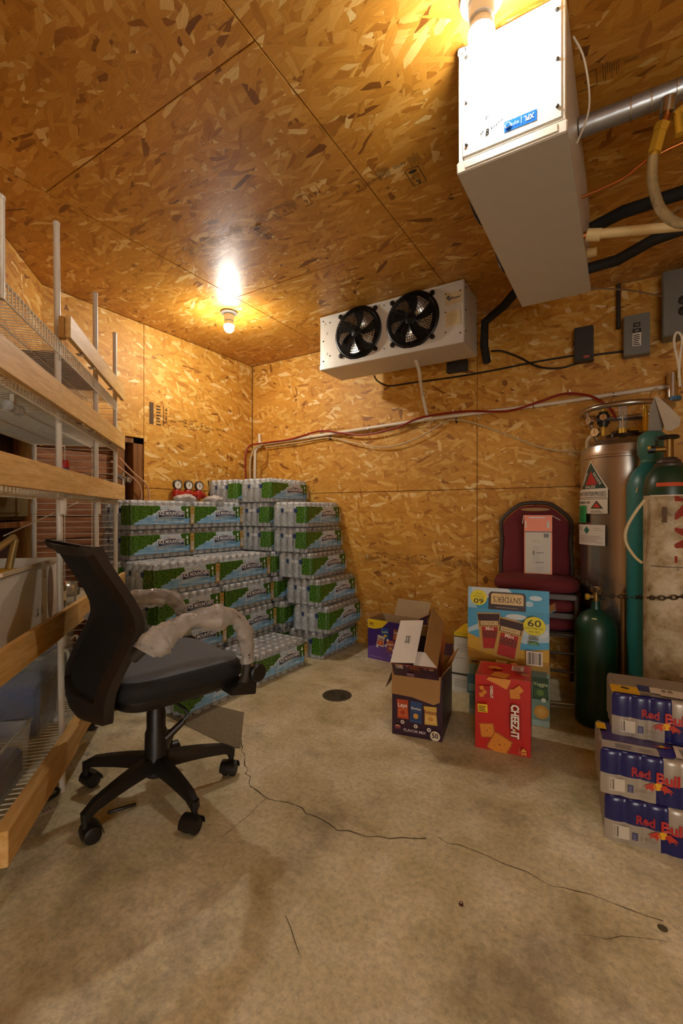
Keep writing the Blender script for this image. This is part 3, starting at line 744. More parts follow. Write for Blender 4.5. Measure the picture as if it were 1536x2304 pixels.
pipe('black_cable', 'black cable looping from the black insulated pipe to the dark box', 'cable',
     [wallpt(1105, 790, .1), wallpt(1130, 790, .03), wallpt(1170, 805, .02), wallpt(1210, 825, .02), wallpt(1260, 828, .02), wallpt(1310, 812, .02), wallpt(1330, 800, .02), wallpt(1405, 790, .02)], .006, BLACKP, 'black cables', sm=5)
def ebox(name, label, a, b, dep, mat, extras=None):
    p, q = wallpt(*a, off=dep), wallpt(*b, off=dep); c = (p+q)/2; W, H = abs(q.x-p.x), abs(p.z-q.z)
    t = thing(name, label, 'electrical box', (c.x, YB, c.z)); mb = MB(); mb.bb((-W/2, -dep, -H/2), (W/2, 0, H/2)); mb.build('body', mat, t, bevel=.004)
    mb = MB(); mb.bb((-W/2+.004, -dep-.004, -H/2+.004), (W/2-.004, -dep, H/2-.004)); mb.build('cover', mat, t, bevel=.0015)
    if extras: extras(t, W, H, dep)
    return t
def ex1(t, W, H, dep):
    d = Decal((0, -dep-.004, 0)); d.rect(-.016, .04, .018, .065, '#17150f'); d.text('ON', .001, .052, .02, '#b9b4a4', h=.012)
    d.rect(-.02, -.07, .022, .03, '#e0dccf'); d.rect(-.02, .005, .022, .03, '#17150f'); d.text('OFF', .001, .017, .02, '#c9c4b4', h=.012); d.lines(-.016, -.066, .018, .0, 6, '#2b2822', .55); d.build('switch_label', t)
ebox('switch_box', 'light grey wall box with a black and white label right of the dark box', (1402, 712), (1462, 792), .08, GREYBOX, ex1)
def ex2(t, W, H, dep):
    d = Decal((0, -dep-.004, 0)); d.rect(.0, -H/2+.012, .032, -H/2+.03, '#9c3a2c'); d.text('JCI', .016, -H/2+.021, .02, '#d9b9a8', h=.009); d.build('label', t)
ebox('control_box', 'dark grey control box with a tiny red label on the far wall', (1291, 738), (1334, 808), .07, DGREY, ex2)
ebox('junction_box', 'small dark junction box behind the far cooling unit, low right', (1004, 815), (1050, 832), .04, DGREY)
def ex3(t, W, H, dep):
    for k, (x, z) in enumerate(((.03, -.06), (.03, .0))):
        mb = MB(); mb.lathe([(.022, 0), (.022, .012), (.014, .02), (.001, .022)], 16, M=Matrix.Translation((x, -dep-.004, z)) @ Matrix.Rotation(pi/2, 4, 'X')); mb.build('dial', DGREY, t)
ebox('disconnect_box', 'tall grey disconnect box near the ceiling at the right edge', (1490, 612), (1552, 748), .12, GREYBOX, ex3)
pipe('conduit', 'dark vertical conduit above the light grey wall box', 'pipe', [wallpt(1391, 740, .03), wallpt(1391, 640, .03)], .012, DGREY)
# white looped hoses and fittings at the right edge
pipe('white_loop_hose', 'white hose looping up at the right edge above the tag', 'hose',
     [wallpt(1530, 870, .3), wallpt(1526, 820, .3), wallpt(1516, 770, .3), wallpt(1522, 748, .3), wallpt(1534, 760, .3), wallpt(1530, 800, .3), wallpt(1527, 850, .3)], .006, PVC, 'tubes along the far wall', sm=6)
t = thing('wall_valve', 'chrome valve fitting at the right end of the white wall pipe', 'valve', wallpt(1512, 868, .05))
mb = MB(); mb.tube([(-.035, 0, -.003), (.0, 0, 0)], [.018, .022], 14); mb.build('coupling', CHROME, t)
mb = MB(); mb.tube([(0, 0, -.07), (0, 0, .07)], .026, 14); mb.build('body', CHROME, t, bevel=.003)
mb = MB(); mb.tube([(.01, -.03, -.09), (.01, -.03, -.07)], .03, 14); mb.build('handwheel', simple('blue_knob', '#2a6486', .4), t)
mb = MB(); mb.tube([(.03, -.02, .02), (.03, -.02, .09)], .012, 10); mb.build('stem', BRASS, t)

# pressure manifold on the left far wall
t = thing('regulator_manifold', 'red gas manifold with three round white gauges on the wall', 'regulator', (XA, 2.45, 1.20))
mb = MB(); mb.tube([(.05, -.15, .0), (.05, .13, .0)], .026, 12)
for k in range(3): mb.lathe([(.03, -.03), (.033, 0), (.03, .03), (.018, .045), (.001, .046)], 14, c=(.05, -.13+.105*k, .0))
mb.tube([(.05, .12, 0), (.06, .20, -.03), (.06, .26, -.12)], .013, 10); mb.build('body', simple('red_enamel', '#a32214', .35), t)
for k in range(3):
    M = Matrix.Translation((.06, -.13+.105*k, .075)) @ Matrix.Rotation(pi/2, 4, 'Y')
    g = MB(); g.lathe([(.001, -.012), (.036, -.012), (.038, .012), (.034, .014), (.033, .008)], 22, M=M); gg = g.build('gauge', DGREY, t)
    g = MB(); g.lathe([(.033, .008), (.001, .0085)], 22, M=M); g.build('dial', WHITEP, gg)
    dd = Decal((.0705, -.13+.105*k, .075), (0, 1, 0), (0, 0, 1)); dd.quad(.003, .006, .03, .003, 1.1+k*.3, '#8a2018'); dd.disc(0, 0, .004, '#222222'); dd.build('needle', gg)
    g = MB(); g.tube([(.055, -.13+.105*k, .03), (.058, -.13+.105*k, .045)], .008, 8); g.build('stem', BRASS, t)
t = thing('outlet_box', 'small tan wall bracket right of the red manifold', 'bracket', (XA, 2.74, 1.26))
mb = MB(); mb.bb((0, -.06, .02), (.012, .055, .07)); mb.bb((0, -.06, -.05), (.03, .05, -.035)); mb.bb((0, -.06, -.05), (.03, -.045, .07)); mb.bb((0, .04, -.05), (.03, .055, .02)); mb.build('frame', simple('tan_bracket', '#a3875a', .5), t, bevel=.002)
t = thing('faucet_cluster', 'metal hose fittings with two looping tubes in the plank opening', 'fitting', (XA-.05, 1.93, 1.28))
mb = MB(); mb.tube([(0.06, -.10, .05), (.07, .02, .0)], .018, 10); mb.tube([(.07, -.03, .06), (.07, -.03, -.05)], .013, 10); mb.lathe([(.024, -.02), (.026, 0), (.001, .02)], 12, c=(.08, .0, .02)); mb.build('fitting', CHROME, t)
for k, (r_, dz) in enumerate(((.0, 0), (.06, .03))):
    mb = MB(); mb.tube(smooth_path([(.07, -.12+r_, .13+dz), (.085, -.02+r_, .06), (.10, .07+r_, -.02), (.10, .09+r_, -.12), (.09, .05+r_, -.22)], 5), .006, 8); mb.build('tube', simple('milky_tube', '#c99a78', .35), t)

# ================================================================ STORAGE RACK
rk = thing('storage_rack', 'tall white wire storage rack edged with pine boards along the diagonal wall', 'shelving', RK(0, 0), RZ)
def post(x, y, top, lean=0.0):
    mb = MB(); r = .0115
    mb.tube([(x, y, 0.012), (x+lean*.5, y, top*.5), (x+lean, y, top-.008)], r, 12); p = mb.build('post', WHITE_METAL, rk)
    mb = MB(); mb.lathe([(.013, 0), (.013, .012)], 12, c=(x, y, 0)); mb.build('foot', WHITE_METAL, p)
    mb = MB(); mb.lathe([(.0125, 0), (.013, .01), (.008, .016), (.001, .017)], 12, c=(x+lean, y, top-.012)); mb.build('cap', WHITE_METAL, p)
    for z in (1.10, .60):
        mb = MB(); mb.lathe([(.014, -.045), (.0155, .0), (.0145, .02)], 12, c=(x, y, z)); mb.build('collar', WHITE_METAL, p)
for y, top, ln in ((-.575, 1.70, 0), (0, 2.165, -.02), (.52, 2.14, -.01), (.935, 2.10, -.005)): post(0, y, top, ln)
mb = MB(); mb.tube([(0, -.512, 1.645), (0, -.512, 1.92)], .0115, 12); pp = mb.build('post', WHITE_METAL, rk)
mb = MB(); mb.lathe([(.0125, 0), (.013, .01), (.008, .016), (.001, .017)], 12, c=(0, -.512, 1.915)); mb.build('cap', WHITE_METAL, pp)
for y in (-.575, .0, .935): post(-.415, y, 1.78)
def wire_shelf(z, y0=-.60, y1=.96, lip=.03):
    g = MB(); y = y0
    while y <= y1:
        g.tube([(-.42, y, z), (.0, y, z), (.004, y, z-.003), (.004, y, z-lip)], .0022, 5); y += .0254
    g.build('wire_deck', WIRE, rk)['kind'] = 'stuff'
    for x, zz in ((-.42, z-.004), (-.28, z-.004), (-.14, z-.004), (.0, z-.004), (.004, z-lip)):
        g = MB(); g.tube([(x, y0-.01, zz), (x, y1+.01, zz)], .003, 6); g.build('rail_wire', WIRE, rk)
for z, l in ((1.705, .055), (1.442, .03), (1.142, .03), (.625, .03), (.215, .03)): wire_shelf(z, lip=l)
def board(y0, y1, z0, z1, t=.019, x=.015):
    mb = MB(); mb.bb((x, y0, z0), (x+t, y1, z1)); mb.build('edge_board', PINE_Y, rk, bevel=.0015)
board(-.02, 1.00, 1.725, 1.81); board(-.60, 1.02, 1.435, 1.525); board(-.60, 1.02, 1.134, 1.222); board(-.60, 1.03, .612, .703)
board(-.60, .02, .15, .243, .038); board(.02, 1.03, .15, .238, .036, .008)
mb = MB(); mb.bb((-.004, -.03, 1.72), (.014, .0, 1.80)); mb.build('board_cleat', PINE_Z, rk)
for y in (.15, .33, .70):       # small metal clips under the upper boards
    for z in (1.718, 1.43):
        mb = MB(); mb.bb((.006, y, z), (.03, y+.03, z+.003)); mb.build('metal_clip', CHROME, rk)
g = MB()
z = .25
while z < 1.70:
    g.tube([(-.41, .955, z), (.0, .955, z)], .0016, 5); z += .0345
g.build('end_grid', WIRE, rk)['kind'] = 'stuff'
for x in (-.27, -.13):
    g = MB(); g.tube([(x, .958, .22), (x, .958, 1.70)], .0024, 6); g.build('grid_upright', WIRE, rk)
g = MB(); g.tube([(-.41, .55, .95), (-.2, .95, 1.12)], .003, 6); g.build('diagonal_brace', WIRE, rk)
g = MB(); g.tube([(.0, -.02, 0), (0, .0, 0)], .001, 4)

def item(name, label, cat, x, y, z, rz=0.0, group=None): return thing(name, label, cat, RK(x, y, z), RZ+rz, group)
# card sheets lying on the shelves
for (nm, lb, z, y0, y1, x0, x1, m_) in (
    ('card_sheet', 'pale flat card sheet lying on the second shelf from the top', 1.446, -.42, .28, -.40, -.02, KRAFT_L),
    ('card_sheet', 'brown flat card sheet lying on the topmost rack shelf', 1.709, .12, .72, -.38, -.05, KRAFT),
    ('card_sheet', 'grey-tan card sheet on the second shelf, behind the pink bag', 1.446, .34, .92, -.41, -.16, KRAFT_L),
    ('card_sheet', 'pale card sheet under the jars on the waist-high shelf', .629, .26, .92, -.40, -.02, simple('cream_card', '#b9ac8d', .7))):
    t = thing(nm, lb, 'cardboard', RK((x0+x1)/2, (y0+y1)/2, z), RZ, 'card sheets on the rack')
    mb = MB(); n = 8; W, L = (x1-x0), (y1-y0); vs = []
    for i in range(n+1):
        for j in range(n+1): vs.append((-W/2+W*i/n, -L/2+L*j/n, .002+.002*sin(j*1.3+i)))
    mb.add(vs, [(i*(n+1)+j, (i+1)*(n+1)+j, (i+1)*(n+1)+j+1, i*(n+1)+j+1) for i in range(n) for j in range(n)], 0, True)
    mb.add([(v[0], v[1], v[2]-.002) for v in vs], [(i*(n+1)+j, i*(n+1)+j+1, (i+1)*(n+1)+j+1, (i+1)*(n+1)+j) for i in range(n) for j in range(n)], 0, True)
    mb.build('sheet', m_, t)
def lumpy(mb, c, s, n=22, k=14, amp=.08, seed=1, squash=.6, M=None):
    r = random.Random(seed); ph = [(r.uniform(1, 5), r.uniform(1, 5), r.uniform(0, 6)) for _ in range(6)]
    vs = []
    for i in range(k+1):
        th = pi*i/k
        for j in range(n):
            a = 2*pi*j/n; d = Vector((sin(th)*cos(a), sin(th)*sin(a), cos(th)))
            f = 1 + amp*sum(sin(p[0]*3*d.x+p[2])*cos(p[1]*3*d.y+p[2]*2+d.z*4) for p in ph)/2.2
            z = d.z if d.z > -squash else -squash
            vs.append((c[0]+d.x*s[0]*f, c[1]+d.y*s[1]*f, c[2]+(z+squash)*s[2]*(f if d.z > -squash else 1)))
    fs = [(i*n+j, (i+1)*n+j, (i+1)*n+(j+1) % n, i*n+(j+1) % n) for i in range(k) for j in range(n)]
    mb.add(vs, fs, 0, True, M)
t = item('plastic_bag', 'plump clear bag with pinkish stock on the rack between the first two posts', 'bag', -.13, .30, 1.451)
mb = MB(); lumpy(mb, (0, 0, 0), (.11, .20, .075), amp=.05, seed=4, squash=.7); mb.build('bag_film', PINKBAG, t)
mb = MB(); lumpy(mb, (0, 0, .004), (.10, .185, .062), amp=.04, seed=4, squash=.7); mb.build('contents', simple('pinkish_stock', '#b98c7c', .7, 0, .15, 30), t)
t = item('bag_clip_tube', 'small clear tube clipped under the second shelf edge near the left', 'clip', -.06, -.27, 1.398, 0)
mb = MB(); mb.tube([(0, -.04, 0), (0, .045, 0)], .016, 14); mb.build('tube', BAGM, t)
mb = MB(); mb.tube([(0, -.046, 0), (0, -.038, 0)], .018, 14); mb.tube([(0, .043, 0), (0, .051, 0)], .018, 14); mb.build('end_ring', GLASS, t)
mb = MB(); mb.bb((-.006, -.01, .014), (.006, .01, .042)); mb.build('hook', WHITEP, t)
t = item('spray_bottle', 'blue and white squeeze bottle with a red top behind the third post', 'bottle', -.14, .50, 1.146)
mb = MB(); mb.lathe([(.03, 0), (.035, .01), (.035, .07), (.028, .095), (.02, .105)], 20); mb.build('body', simple('pale_blue_plastic', '#a9c3d6', .3), t)
mb = MB(); mb.lathe([(.0352, .012), (.0352, .06)], 20); mb.build('label', simple('blue_label', '#2c6fb0', .4), t)
mb = MB(); mb.lathe([(.022, .10), (.022, .128)], 18); mb.build('collar', simple('blue_cap', '#1d57a0', .35), t)
mb = MB(); mb.lathe([(.023, .128), (.024, .14), (.02, .165), (.001, .168)], 18); mb.build('cap', simple('red_cap', '#c01f1a', .35), t)
t = item('plastic_bag', 'white crumpled plastic bag lying left of the red-topped bottle', 'bag', -.18, .30, 1.146)
mb = MB(); lumpy(mb, (0, 0, 0), (.10, .15, .04), amp=.12, seed=9); mb.build('bag_film', BAGM, t)
# white drink box with a handle on the waist-high shelf
t = item('white_bin', 'white square-cornered plastic bin with painted oval shadow on its side, on the waist-high shelf', 'bin', -.20, -.16, .629)
mb = MB(); W, L, H, k = .32, .50, .255, .006
mb.bb((W/2-k, -L/2, 0), (W/2, L/2, H)); mb.bb((-W/2, -L/2, 0), (-W/2+k, L/2, H)); mb.bb((-W/2, -L/2, 0), (W/2, -L/2+k, H)); mb.bb((-W/2, L/2-k, 0), (W/2, L/2, H)); mb.bb((-W/2, -L/2, 0), (W/2, L/2, k))
mb.build('tub', WHITEP, t)
mb = MB(); mb.bb((W/2-.004, -L/2, H-.012), (W/2+.006, L/2+.004, H)); mb.bb((-W/2, L/2-.003, H-.012), (W/2, L/2+.008, H)); mb.bb((W/2-.006, L/2-.006, 0), (W/2+.005, L/2+.005, H)); mb.build('rim', simple('cream_rim', '#c9b896', .5), t, bevel=.001)
dd = Decal((W/2+.0005, 0, 0), (0, 1, 0), (0, 0, 1)); dd.disc(.16, .13, .028, '#7b6150', ry=.10, n=26)  # brown oval paints a shadow on the bin's side
for q, (x, z) in enumerate(((.03, .075), (.07, .075), (.09, .20))): dd.rect(x, z, x+.005, z+.022, '#1c1a17'); dd.rect(x-(.01 if q == 0 else -.0), z-.004, x+.012, z, '#1c1a17')
dd.build('marks_and_shadow', t)
t = item('brass_lever', 'yellowish metal lever arm with pivot standing in the white bin', 'lever', -.12, -.24, .80)
mb = MB(); mb.tube([(.02, -.30, .085), (.02, -.02, .152), (.02, .075, .178), (.022, .085, .168), (.02, .04, .07)], .0115, 12); mb.build('arm', simple('yellowed_steel', '#a9945a', .4, .5), t)
mb = MB(); mb.tube([(-.02, .04, .06), (.06, .04, .06)], .017, 12); mb.tube([(0, -.28, .055), (0, .06, .058)], .008, 8); mb.build('pivot', BRASS, t)
mb = MB(); mb.lathe([(.05, -.165), (.05, .02), (.03, .05), (.001, .055)], 18, c=(0, 0, 0)); mb.build('canister', simple('peach_canister', '#c59058', .5), t)
def jar(x, y, label, lid, body, r=.035, h=.115):
    t = item('food_jar', label, 'jar', x, y, .636, 0, 'jars on the waist-high shelf')
    mb = MB(); mb.lathe([(r*.9, 0), (r, .006), (r, h*.82), (r*.82, h*.9)], 20); mb.build('jar_glass', body, t)
    mb = MB(); mb.lathe([(r*.86, h*.88), (r*.9, h*.9), (r*.9, h), (.001, h+.002)], 20); mb.build('lid', lid, t)
    mb = MB(); mb.lathe([(r*1.01, h*.3), (r*1.01, h*.66)], 20); mb.build('label', simple('cream_label', '#c8b98e', .6), t)
RL = simple('red_lid', '#a82a1c', .35)
jar(-.12, .335, 'brown-green jar with a red lid on the waist-high shelf behind the front post', RL, simple('olive_contents', '#5a4a18', .2))
jar(-.22, .42, 'second red-lidded jar standing further back on the waist-high shelf', RL, simple('dark_green_contents', '#37401c', .2))
for k, (x, y, lb) in enumerate(((-.10, .44, 'clear glass tumbler right of the red-lidded jar'), (-.2, .55, 'clear glass tumbler near the wire end panel on the waist-high shelf'))):
    t = item('glass_tumbler', lb, 'glass', x, y, .636, 0, 'glasses on the rack'); mb = MB(); mb.lathe([(.001, .004), (.028, .002), (.034, .10), (.032, .10), (.026, .008), (.001, .01)], 18); mb.build('glass', GLASS, t)
t = item('steel_bowl', 'shiny upturned metal bowl on the rack behind the chair back', 'bowl', -.22, .72, .636)
mb = MB(); mb.lathe([(.09, 0), (.085, .03), (.06, .06), (.02, .075), (.001, .076)], 24); mb.build('bowl', CHROME, t)
# totes with blue contents on the lowest shelf
BLUEC = simple('blue_folded_stock', '#31477c', .7, 0, .3, 24)
def tote(x, y, w_, l_, h_, label, handle=True, fill=.62):
    t = item('storage_tote', label, 'container', x, y, .219, 0, 'clear totes on the lowest shelf')
    mb = MB(); b = .9; k = .003
    def frus(w0, l0, w1, l1, z0, z1, mb):
        v = [(-w0/2,-l0/2,z0),(w0/2,-l0/2,z0),(w0/2,l0/2,z0),(-w0/2,l0/2,z0),(-w1/2,-l1/2,z1),(w1/2,-l1/2,z1),(w1/2,l1/2,z1),(-w1/2,l1/2,z1)]
        mb.add(v, [(0,3,2,1),(0,1,5,4),(1,2,6,5),(2,3,7,6),(3,0,4,7)])
    frus(w_*b, l_*b, w_, l_, 0, h_, mb); mb.build('tub', TOTE, t)
    mb = MB(); mb.tube([(-w_/2,-l_/2,h_),(w_/2,-l_/2,h_),(w_/2,l_/2,h_),(-w_/2,l_/2,h_)], .006, 8, closed=True); mb.build('rim', TOTE, t)
    mb = MB(); v = w_*b*.96; u_ = l_*b*.96; mb.bb((-v/2, -u_/2, .004), (v/2, u_/2, h_*fill)); mb.build('contents', BLUEC, t, bevel=.012)
    if handle:
        for s_ in (1,):
            mb = MB(); mb.tube(smooth_path([(w_/2+.001, l_/2-.06, h_*.86), (w_/2+.02, l_/2-.03, h_*.88), (w_/2+.026, l_/2-.018, h_*.7), (w_/2+.024, l_/2-.018, h_*.45), (w_/2+.01, l_/2-.045, h_*.30)], 4), .006, 8, m=0); mb.build('handle', simple('milky_handle', '#c9c6b4', .35), t)
tote(-.22, .36, .26, .22, .30, 'farther tall clear tote with blue stock and a side handle, lowest shelf')
tote(-.20, .10, .28, .24, .30, 'nearer tall clear tote with blue stock and a side handle, lowest shelf')
tote(-.13, -.37, .22, .26, .165, 'low clear bin at the left edge in front of the tall totes', False, .55)
t = item('paper_scrap', 'small shiny wrapper lying on the lowest wire shelf', 'scrap', -.05, .14, .219)
mb = MB(); lumpy(mb, (0, 0, 0), (.022, .045, .01), 12, 8, .2, 3); mb.build('wrapper', BAGM, t)

# ================================================================ OFFICE CHAIR
CC = F(1.72, -.70)
CH_RZ = YAW - radians(45.5)
ch = thing('office_chair', 'black mesh-back swivel chair with wrapped armrests in front of the water packs', 'chair', (CC.x, CC.y, 0), CH_RZ)
# wheelbase
hub = MB(); hub.lathe([(.036, .075), (.046, .085), (.046, .15), (.041, .165), (.040, .235), (.036, .245)], 28); hub.build('hub', BLACKP, ch, bevel=0)
hub = MB(); hub.lathe([(.036, .245), (.034, .25), (.034, .31), (.031, .315), (.031, .37)], 28); hub.build('gas_lift', BLACKP, ch)
for i in range(5):
    a = radians(63.9-7.6+72*i); dx, dy = -sin(a), cos(a)
    M = Matrix.Rotation(a, 4, 'Z')            # local +Y along the spoke
    mb = MB(); n = 7; vs = []
    for k in range(n+1):
        t_ = k/n; y = .03+.262*t_; zc = .125 - .028*t_**2 + .004; hw = .030-.014*t_; hh = .026-.010*t_
        if k == n: zc -= .012
        for (px_, pz_) in ((-1, -1), (-.9, .3), (-.6, .9), (.6, .9), (.9, .3), (1, -1)): vs.append((px_*hw, y, zc+pz_*hh))
    fs = []
    for k in range(n):
        for j in range(6): j2 = (j+1) % 6; fs.append((k*6+j, k*6+j2, (k+1)*6+j2, (k+1)*6+j))
    fs += [tuple(range(6)), tuple(range(n*6+5, n*6-1, -1))]
    mb.add(vs, fs, 0, True, M); sp = mb.build('base_arm', BLACKP, ch, sharp=50)
    mb = MB(); mb.tube([(0, .285, .10), (0, .285, .07)], [.016, .014], 12, M=M); mb.build('stem', BLACKP, sp)
    ca = bpy.data.objects.new('caster', None); COL.objects.link(ca); ca.parent = ch; ca.empty_display_size = .03
    rot = a + (.5, 1.1, -.4, 2.0, .9)[i]
    ca.matrix_local = Matrix.Translation((dx*.285, dy*.285, 0)) @ Matrix.Rotation(rot, 4, 'Z')
    for s_ in (-1, 1):
        mb = MB(); T = Matrix.Translation((s_*.016, -.016, .0275)) @ Matrix.Rotation(pi/2, 4, 'Y')
        mb.lathe([(.001, -.011), (.020, -.011), (.0265, -.008), (.0275, 0), (.0265, .008), (.020, .011), (.017, .0085), (.001, .0085)], 24, M=T); mb.build('wheel', BLACKP, ca)
    mb = MB(); k = 14; vs = []
    for j in range(k+1):
        an = radians(-10 + 200*j/k)
        for (rr, xx) in ((.031, -.031), (.033, 0), (.031, .031)): vs.append((xx, -.016-rr*cos(an), .0275+rr*sin(an)))
    mb.add(vs, [(j*3+q, j*3+q+1, (j+1)*3+q+1, (j+1)*3+q) for j in range(k) for q in range(2)], 0, True)
    mb.tube([(0, 0, .05), (0, 0, .075)], .011, 10); mb.build('hood', BLACKP, ca)
# mechanism
mb = MB(); mb.bb((-.06, -.11, .365), (.06, .11, .412)); mb.bb((-.12, -.15, .40), (.12, .16, .42)); mb.build('tilt_mechanism', BLACKP, ch, bevel=.006)
mb = MB(); mb.lathe([(.028, 0), (.03, .006), (.03, .04), (.026, .05)], 18, c=(.05, .13, .345)); mb.build('tension_knob', BLACKP, ch)
mb = MB(); mb.tube([(.05, -.0, .385), (.12, .02, .375), (.155, .045, .35), (.165, .05, .335), (.15, .01, .30)], [.005, .005, .005, .006, .006], 8); mb.build('height_lever', BLACKP, ch)
mb = MB(); mb.tube([(.157, .035, .315), (.135, -.02, .265)], [.011, .014], 10); mb.build('lever_grip', simple('dark_brown_grip', '#2a1b14', .4), ch)
# seat: shell and cushion, superellipse outline
def slab(mb, cx, cy, a, b, rows, n=48, e=4.6, tilt=0.0):
    vs = []
    for (k, z, dz) in rows:
        for j in range(n):
            t_ = 2*pi*j/n; c_, s_ = cos(t_), sin(t_)
            x = cx + a*k*abs(c_)**(2/e)*(1 if c_ >= 0 else -1); y = cy + b*k*abs(s_)**(2/e)*(1 if s_ >= 0 else -1)
            vs.append((x, y, z + dz*((x-cx)/a)**2 - .03*max(0, (y-cy)/b-.55) + tilt*(y-cy)))
    fs = [(i*n+j, i*n+(j+1) % n, (i+1)*n+(j+1) % n, (i+1)*n+j) for i in range(len(rows)-1) for j in range(n)]
    fs += [tuple(range(n-1, -1, -1)), tuple(range((len(rows)-1)*n, len(rows)*n))]
    mb.add(vs, fs, 0, True)
mb = MB(); slab(mb, 0, .03, .235, .235, [(.80, .405, 0), (.93, .412, 0), (1.0, .428, 0), (1.0, .452, 0)]); mb.build('seat_shell', BLACKP, ch, sharp=60)
mb = MB(); slab(mb, 0, .03, .24, .24, [(.97, .448, 0), (1.0, .455, 0), (1.015, .478, 0), (1.0, .495, .004), (.955, .508, .006)]); mb.build('seat_border', simple('black_seat_border', '#15161a', .8, 0, .1, 200, .3, 500), ch, sharp=70)
mb = MB(); slab(mb, 0, .03, .24, .24, [(.956, .505, .006), (.93, .512, .006), (.8, .515, .006), (.5, .512, .006), (.2, .510, .004)]); mb.build('seat_top', SEATF, ch, sharp=70)
# backrest: shaped shell with an inner mesh panel
PROF = [(.375, -.20), (.40, -.215), (.45, -.222), (.50, -.215), (.55, -.195), (.60, -.168), (.65, -.142), (.69, -.130), (.73, -.136), (.78, -.158), (.83, -.187), (.88, -.217), (.93, -.245), (.955, -.262)]
def bk(z):
    for (z0, y0), (z1, y1) in zip(PROF, PROF[1:]):
        if z <= z1: return y0 + (y1-y0)*(z-z0)/(z1-z0)
    return PROF[-1][1]
def bhalf(z):
    if z < .46: return .115 + .105*sqrt(max(0, 1-(1-min(1, (z-.375)/.085))**2))
    return .22 + .012*sin((z-.46)/.5*pi)
def bpt(u, z, off=0.0):
    hw = bhalf(z); x = hw*u; return Vector((x, bk(z) - .042*(1-u*u) + off, z))
def sheet(mb, us, zs, off, th):
    A = [[bpt(u, z, off) for u in us] for z in zs]; B = [[p + Vector((0, -th, 0)) for p in r] for r in A]
    n, k = len(us), len(zs); vs = [p for r in A for p in r] + [p for r in B for p in r]; q = n*k
    fs = [(i*n+j, i*n+j+1, (i+1)*n+j+1, (i+1)*n+j) for i in range(k-1) for j in range(n-1)]
    fs += [(q+i*n+j, q+(i+1)*n+j, q+(i+1)*n+j+1, q+i*n+j+1) for i in range(k-1) for j in range(n-1)]
    fs += [(i*n, (i+1)*n, q+(i+1)*n, q+i*n) for i in range(k-1)] + [(i*n+n-1, q+i*n+n-1, q+(i+1)*n+n-1, (i+1)*n+n-1) for i in range(k-1)]
    fs += [(j, q+j, q+j+1, j+1) for j in range(n-1)] + [((k-1)*n+j, (k-1)*n+j+1, q+(k-1)*n+j+1, q+(k-1)*n+j) for j in range(n-1)]
    mb.add(vs, fs, 0, True)
ZS = [.375+.58*i/28 for i in range(29)]
FRB = simple('brown_black_frame', '#211a15', .5, 0, .08)
mb = MB(); sheet(mb, [-1, -.9, -.82], ZS, 0, .028); sheet(mb, [.78, .88, 1], ZS, 0, .03)
sheet(mb, [-1+.2*i for i in range(11)], [.375, .40, .42, .44, .465], 0, .026); sheet(mb, [-1+.2*i for i in range(11)], [.925, .94, .958], .006, .036)
mb.build('back_frame', FRB, ch, sharp=50)
mb = MB(); sheet(mb, [-.9+.18*i for i in range(11)], ZS[2:-1], .006, .012); mb.build('mesh_panel', BLACKM, ch, sharp=60)
mb = MB(); mb.add([bpt(-1, .955), bpt(1, .955), bpt(1, .955)+Vector((0, -.06, .012)), bpt(-1, .955)+Vector((0, -.06, .012)), bpt(-1, .935), bpt(1, .935), bpt(1, .93)+Vector((0, -.06, 0)), bpt(-1, .93)+Vector((0, -.06, 0))],
    [(0, 1, 2, 3), (7, 6, 5, 4), (0, 4, 5, 1), (1, 5, 6, 2), (2, 6, 7, 3), (3, 7, 4, 0)]); mb.build('top_lip', FRB, ch, bevel=.006)
mb = MB(); mb.bb((-.07, -.25, .385), (.07, -.08, .41)); mb.build('back_bracket', BLACKP, ch, bevel=.006)
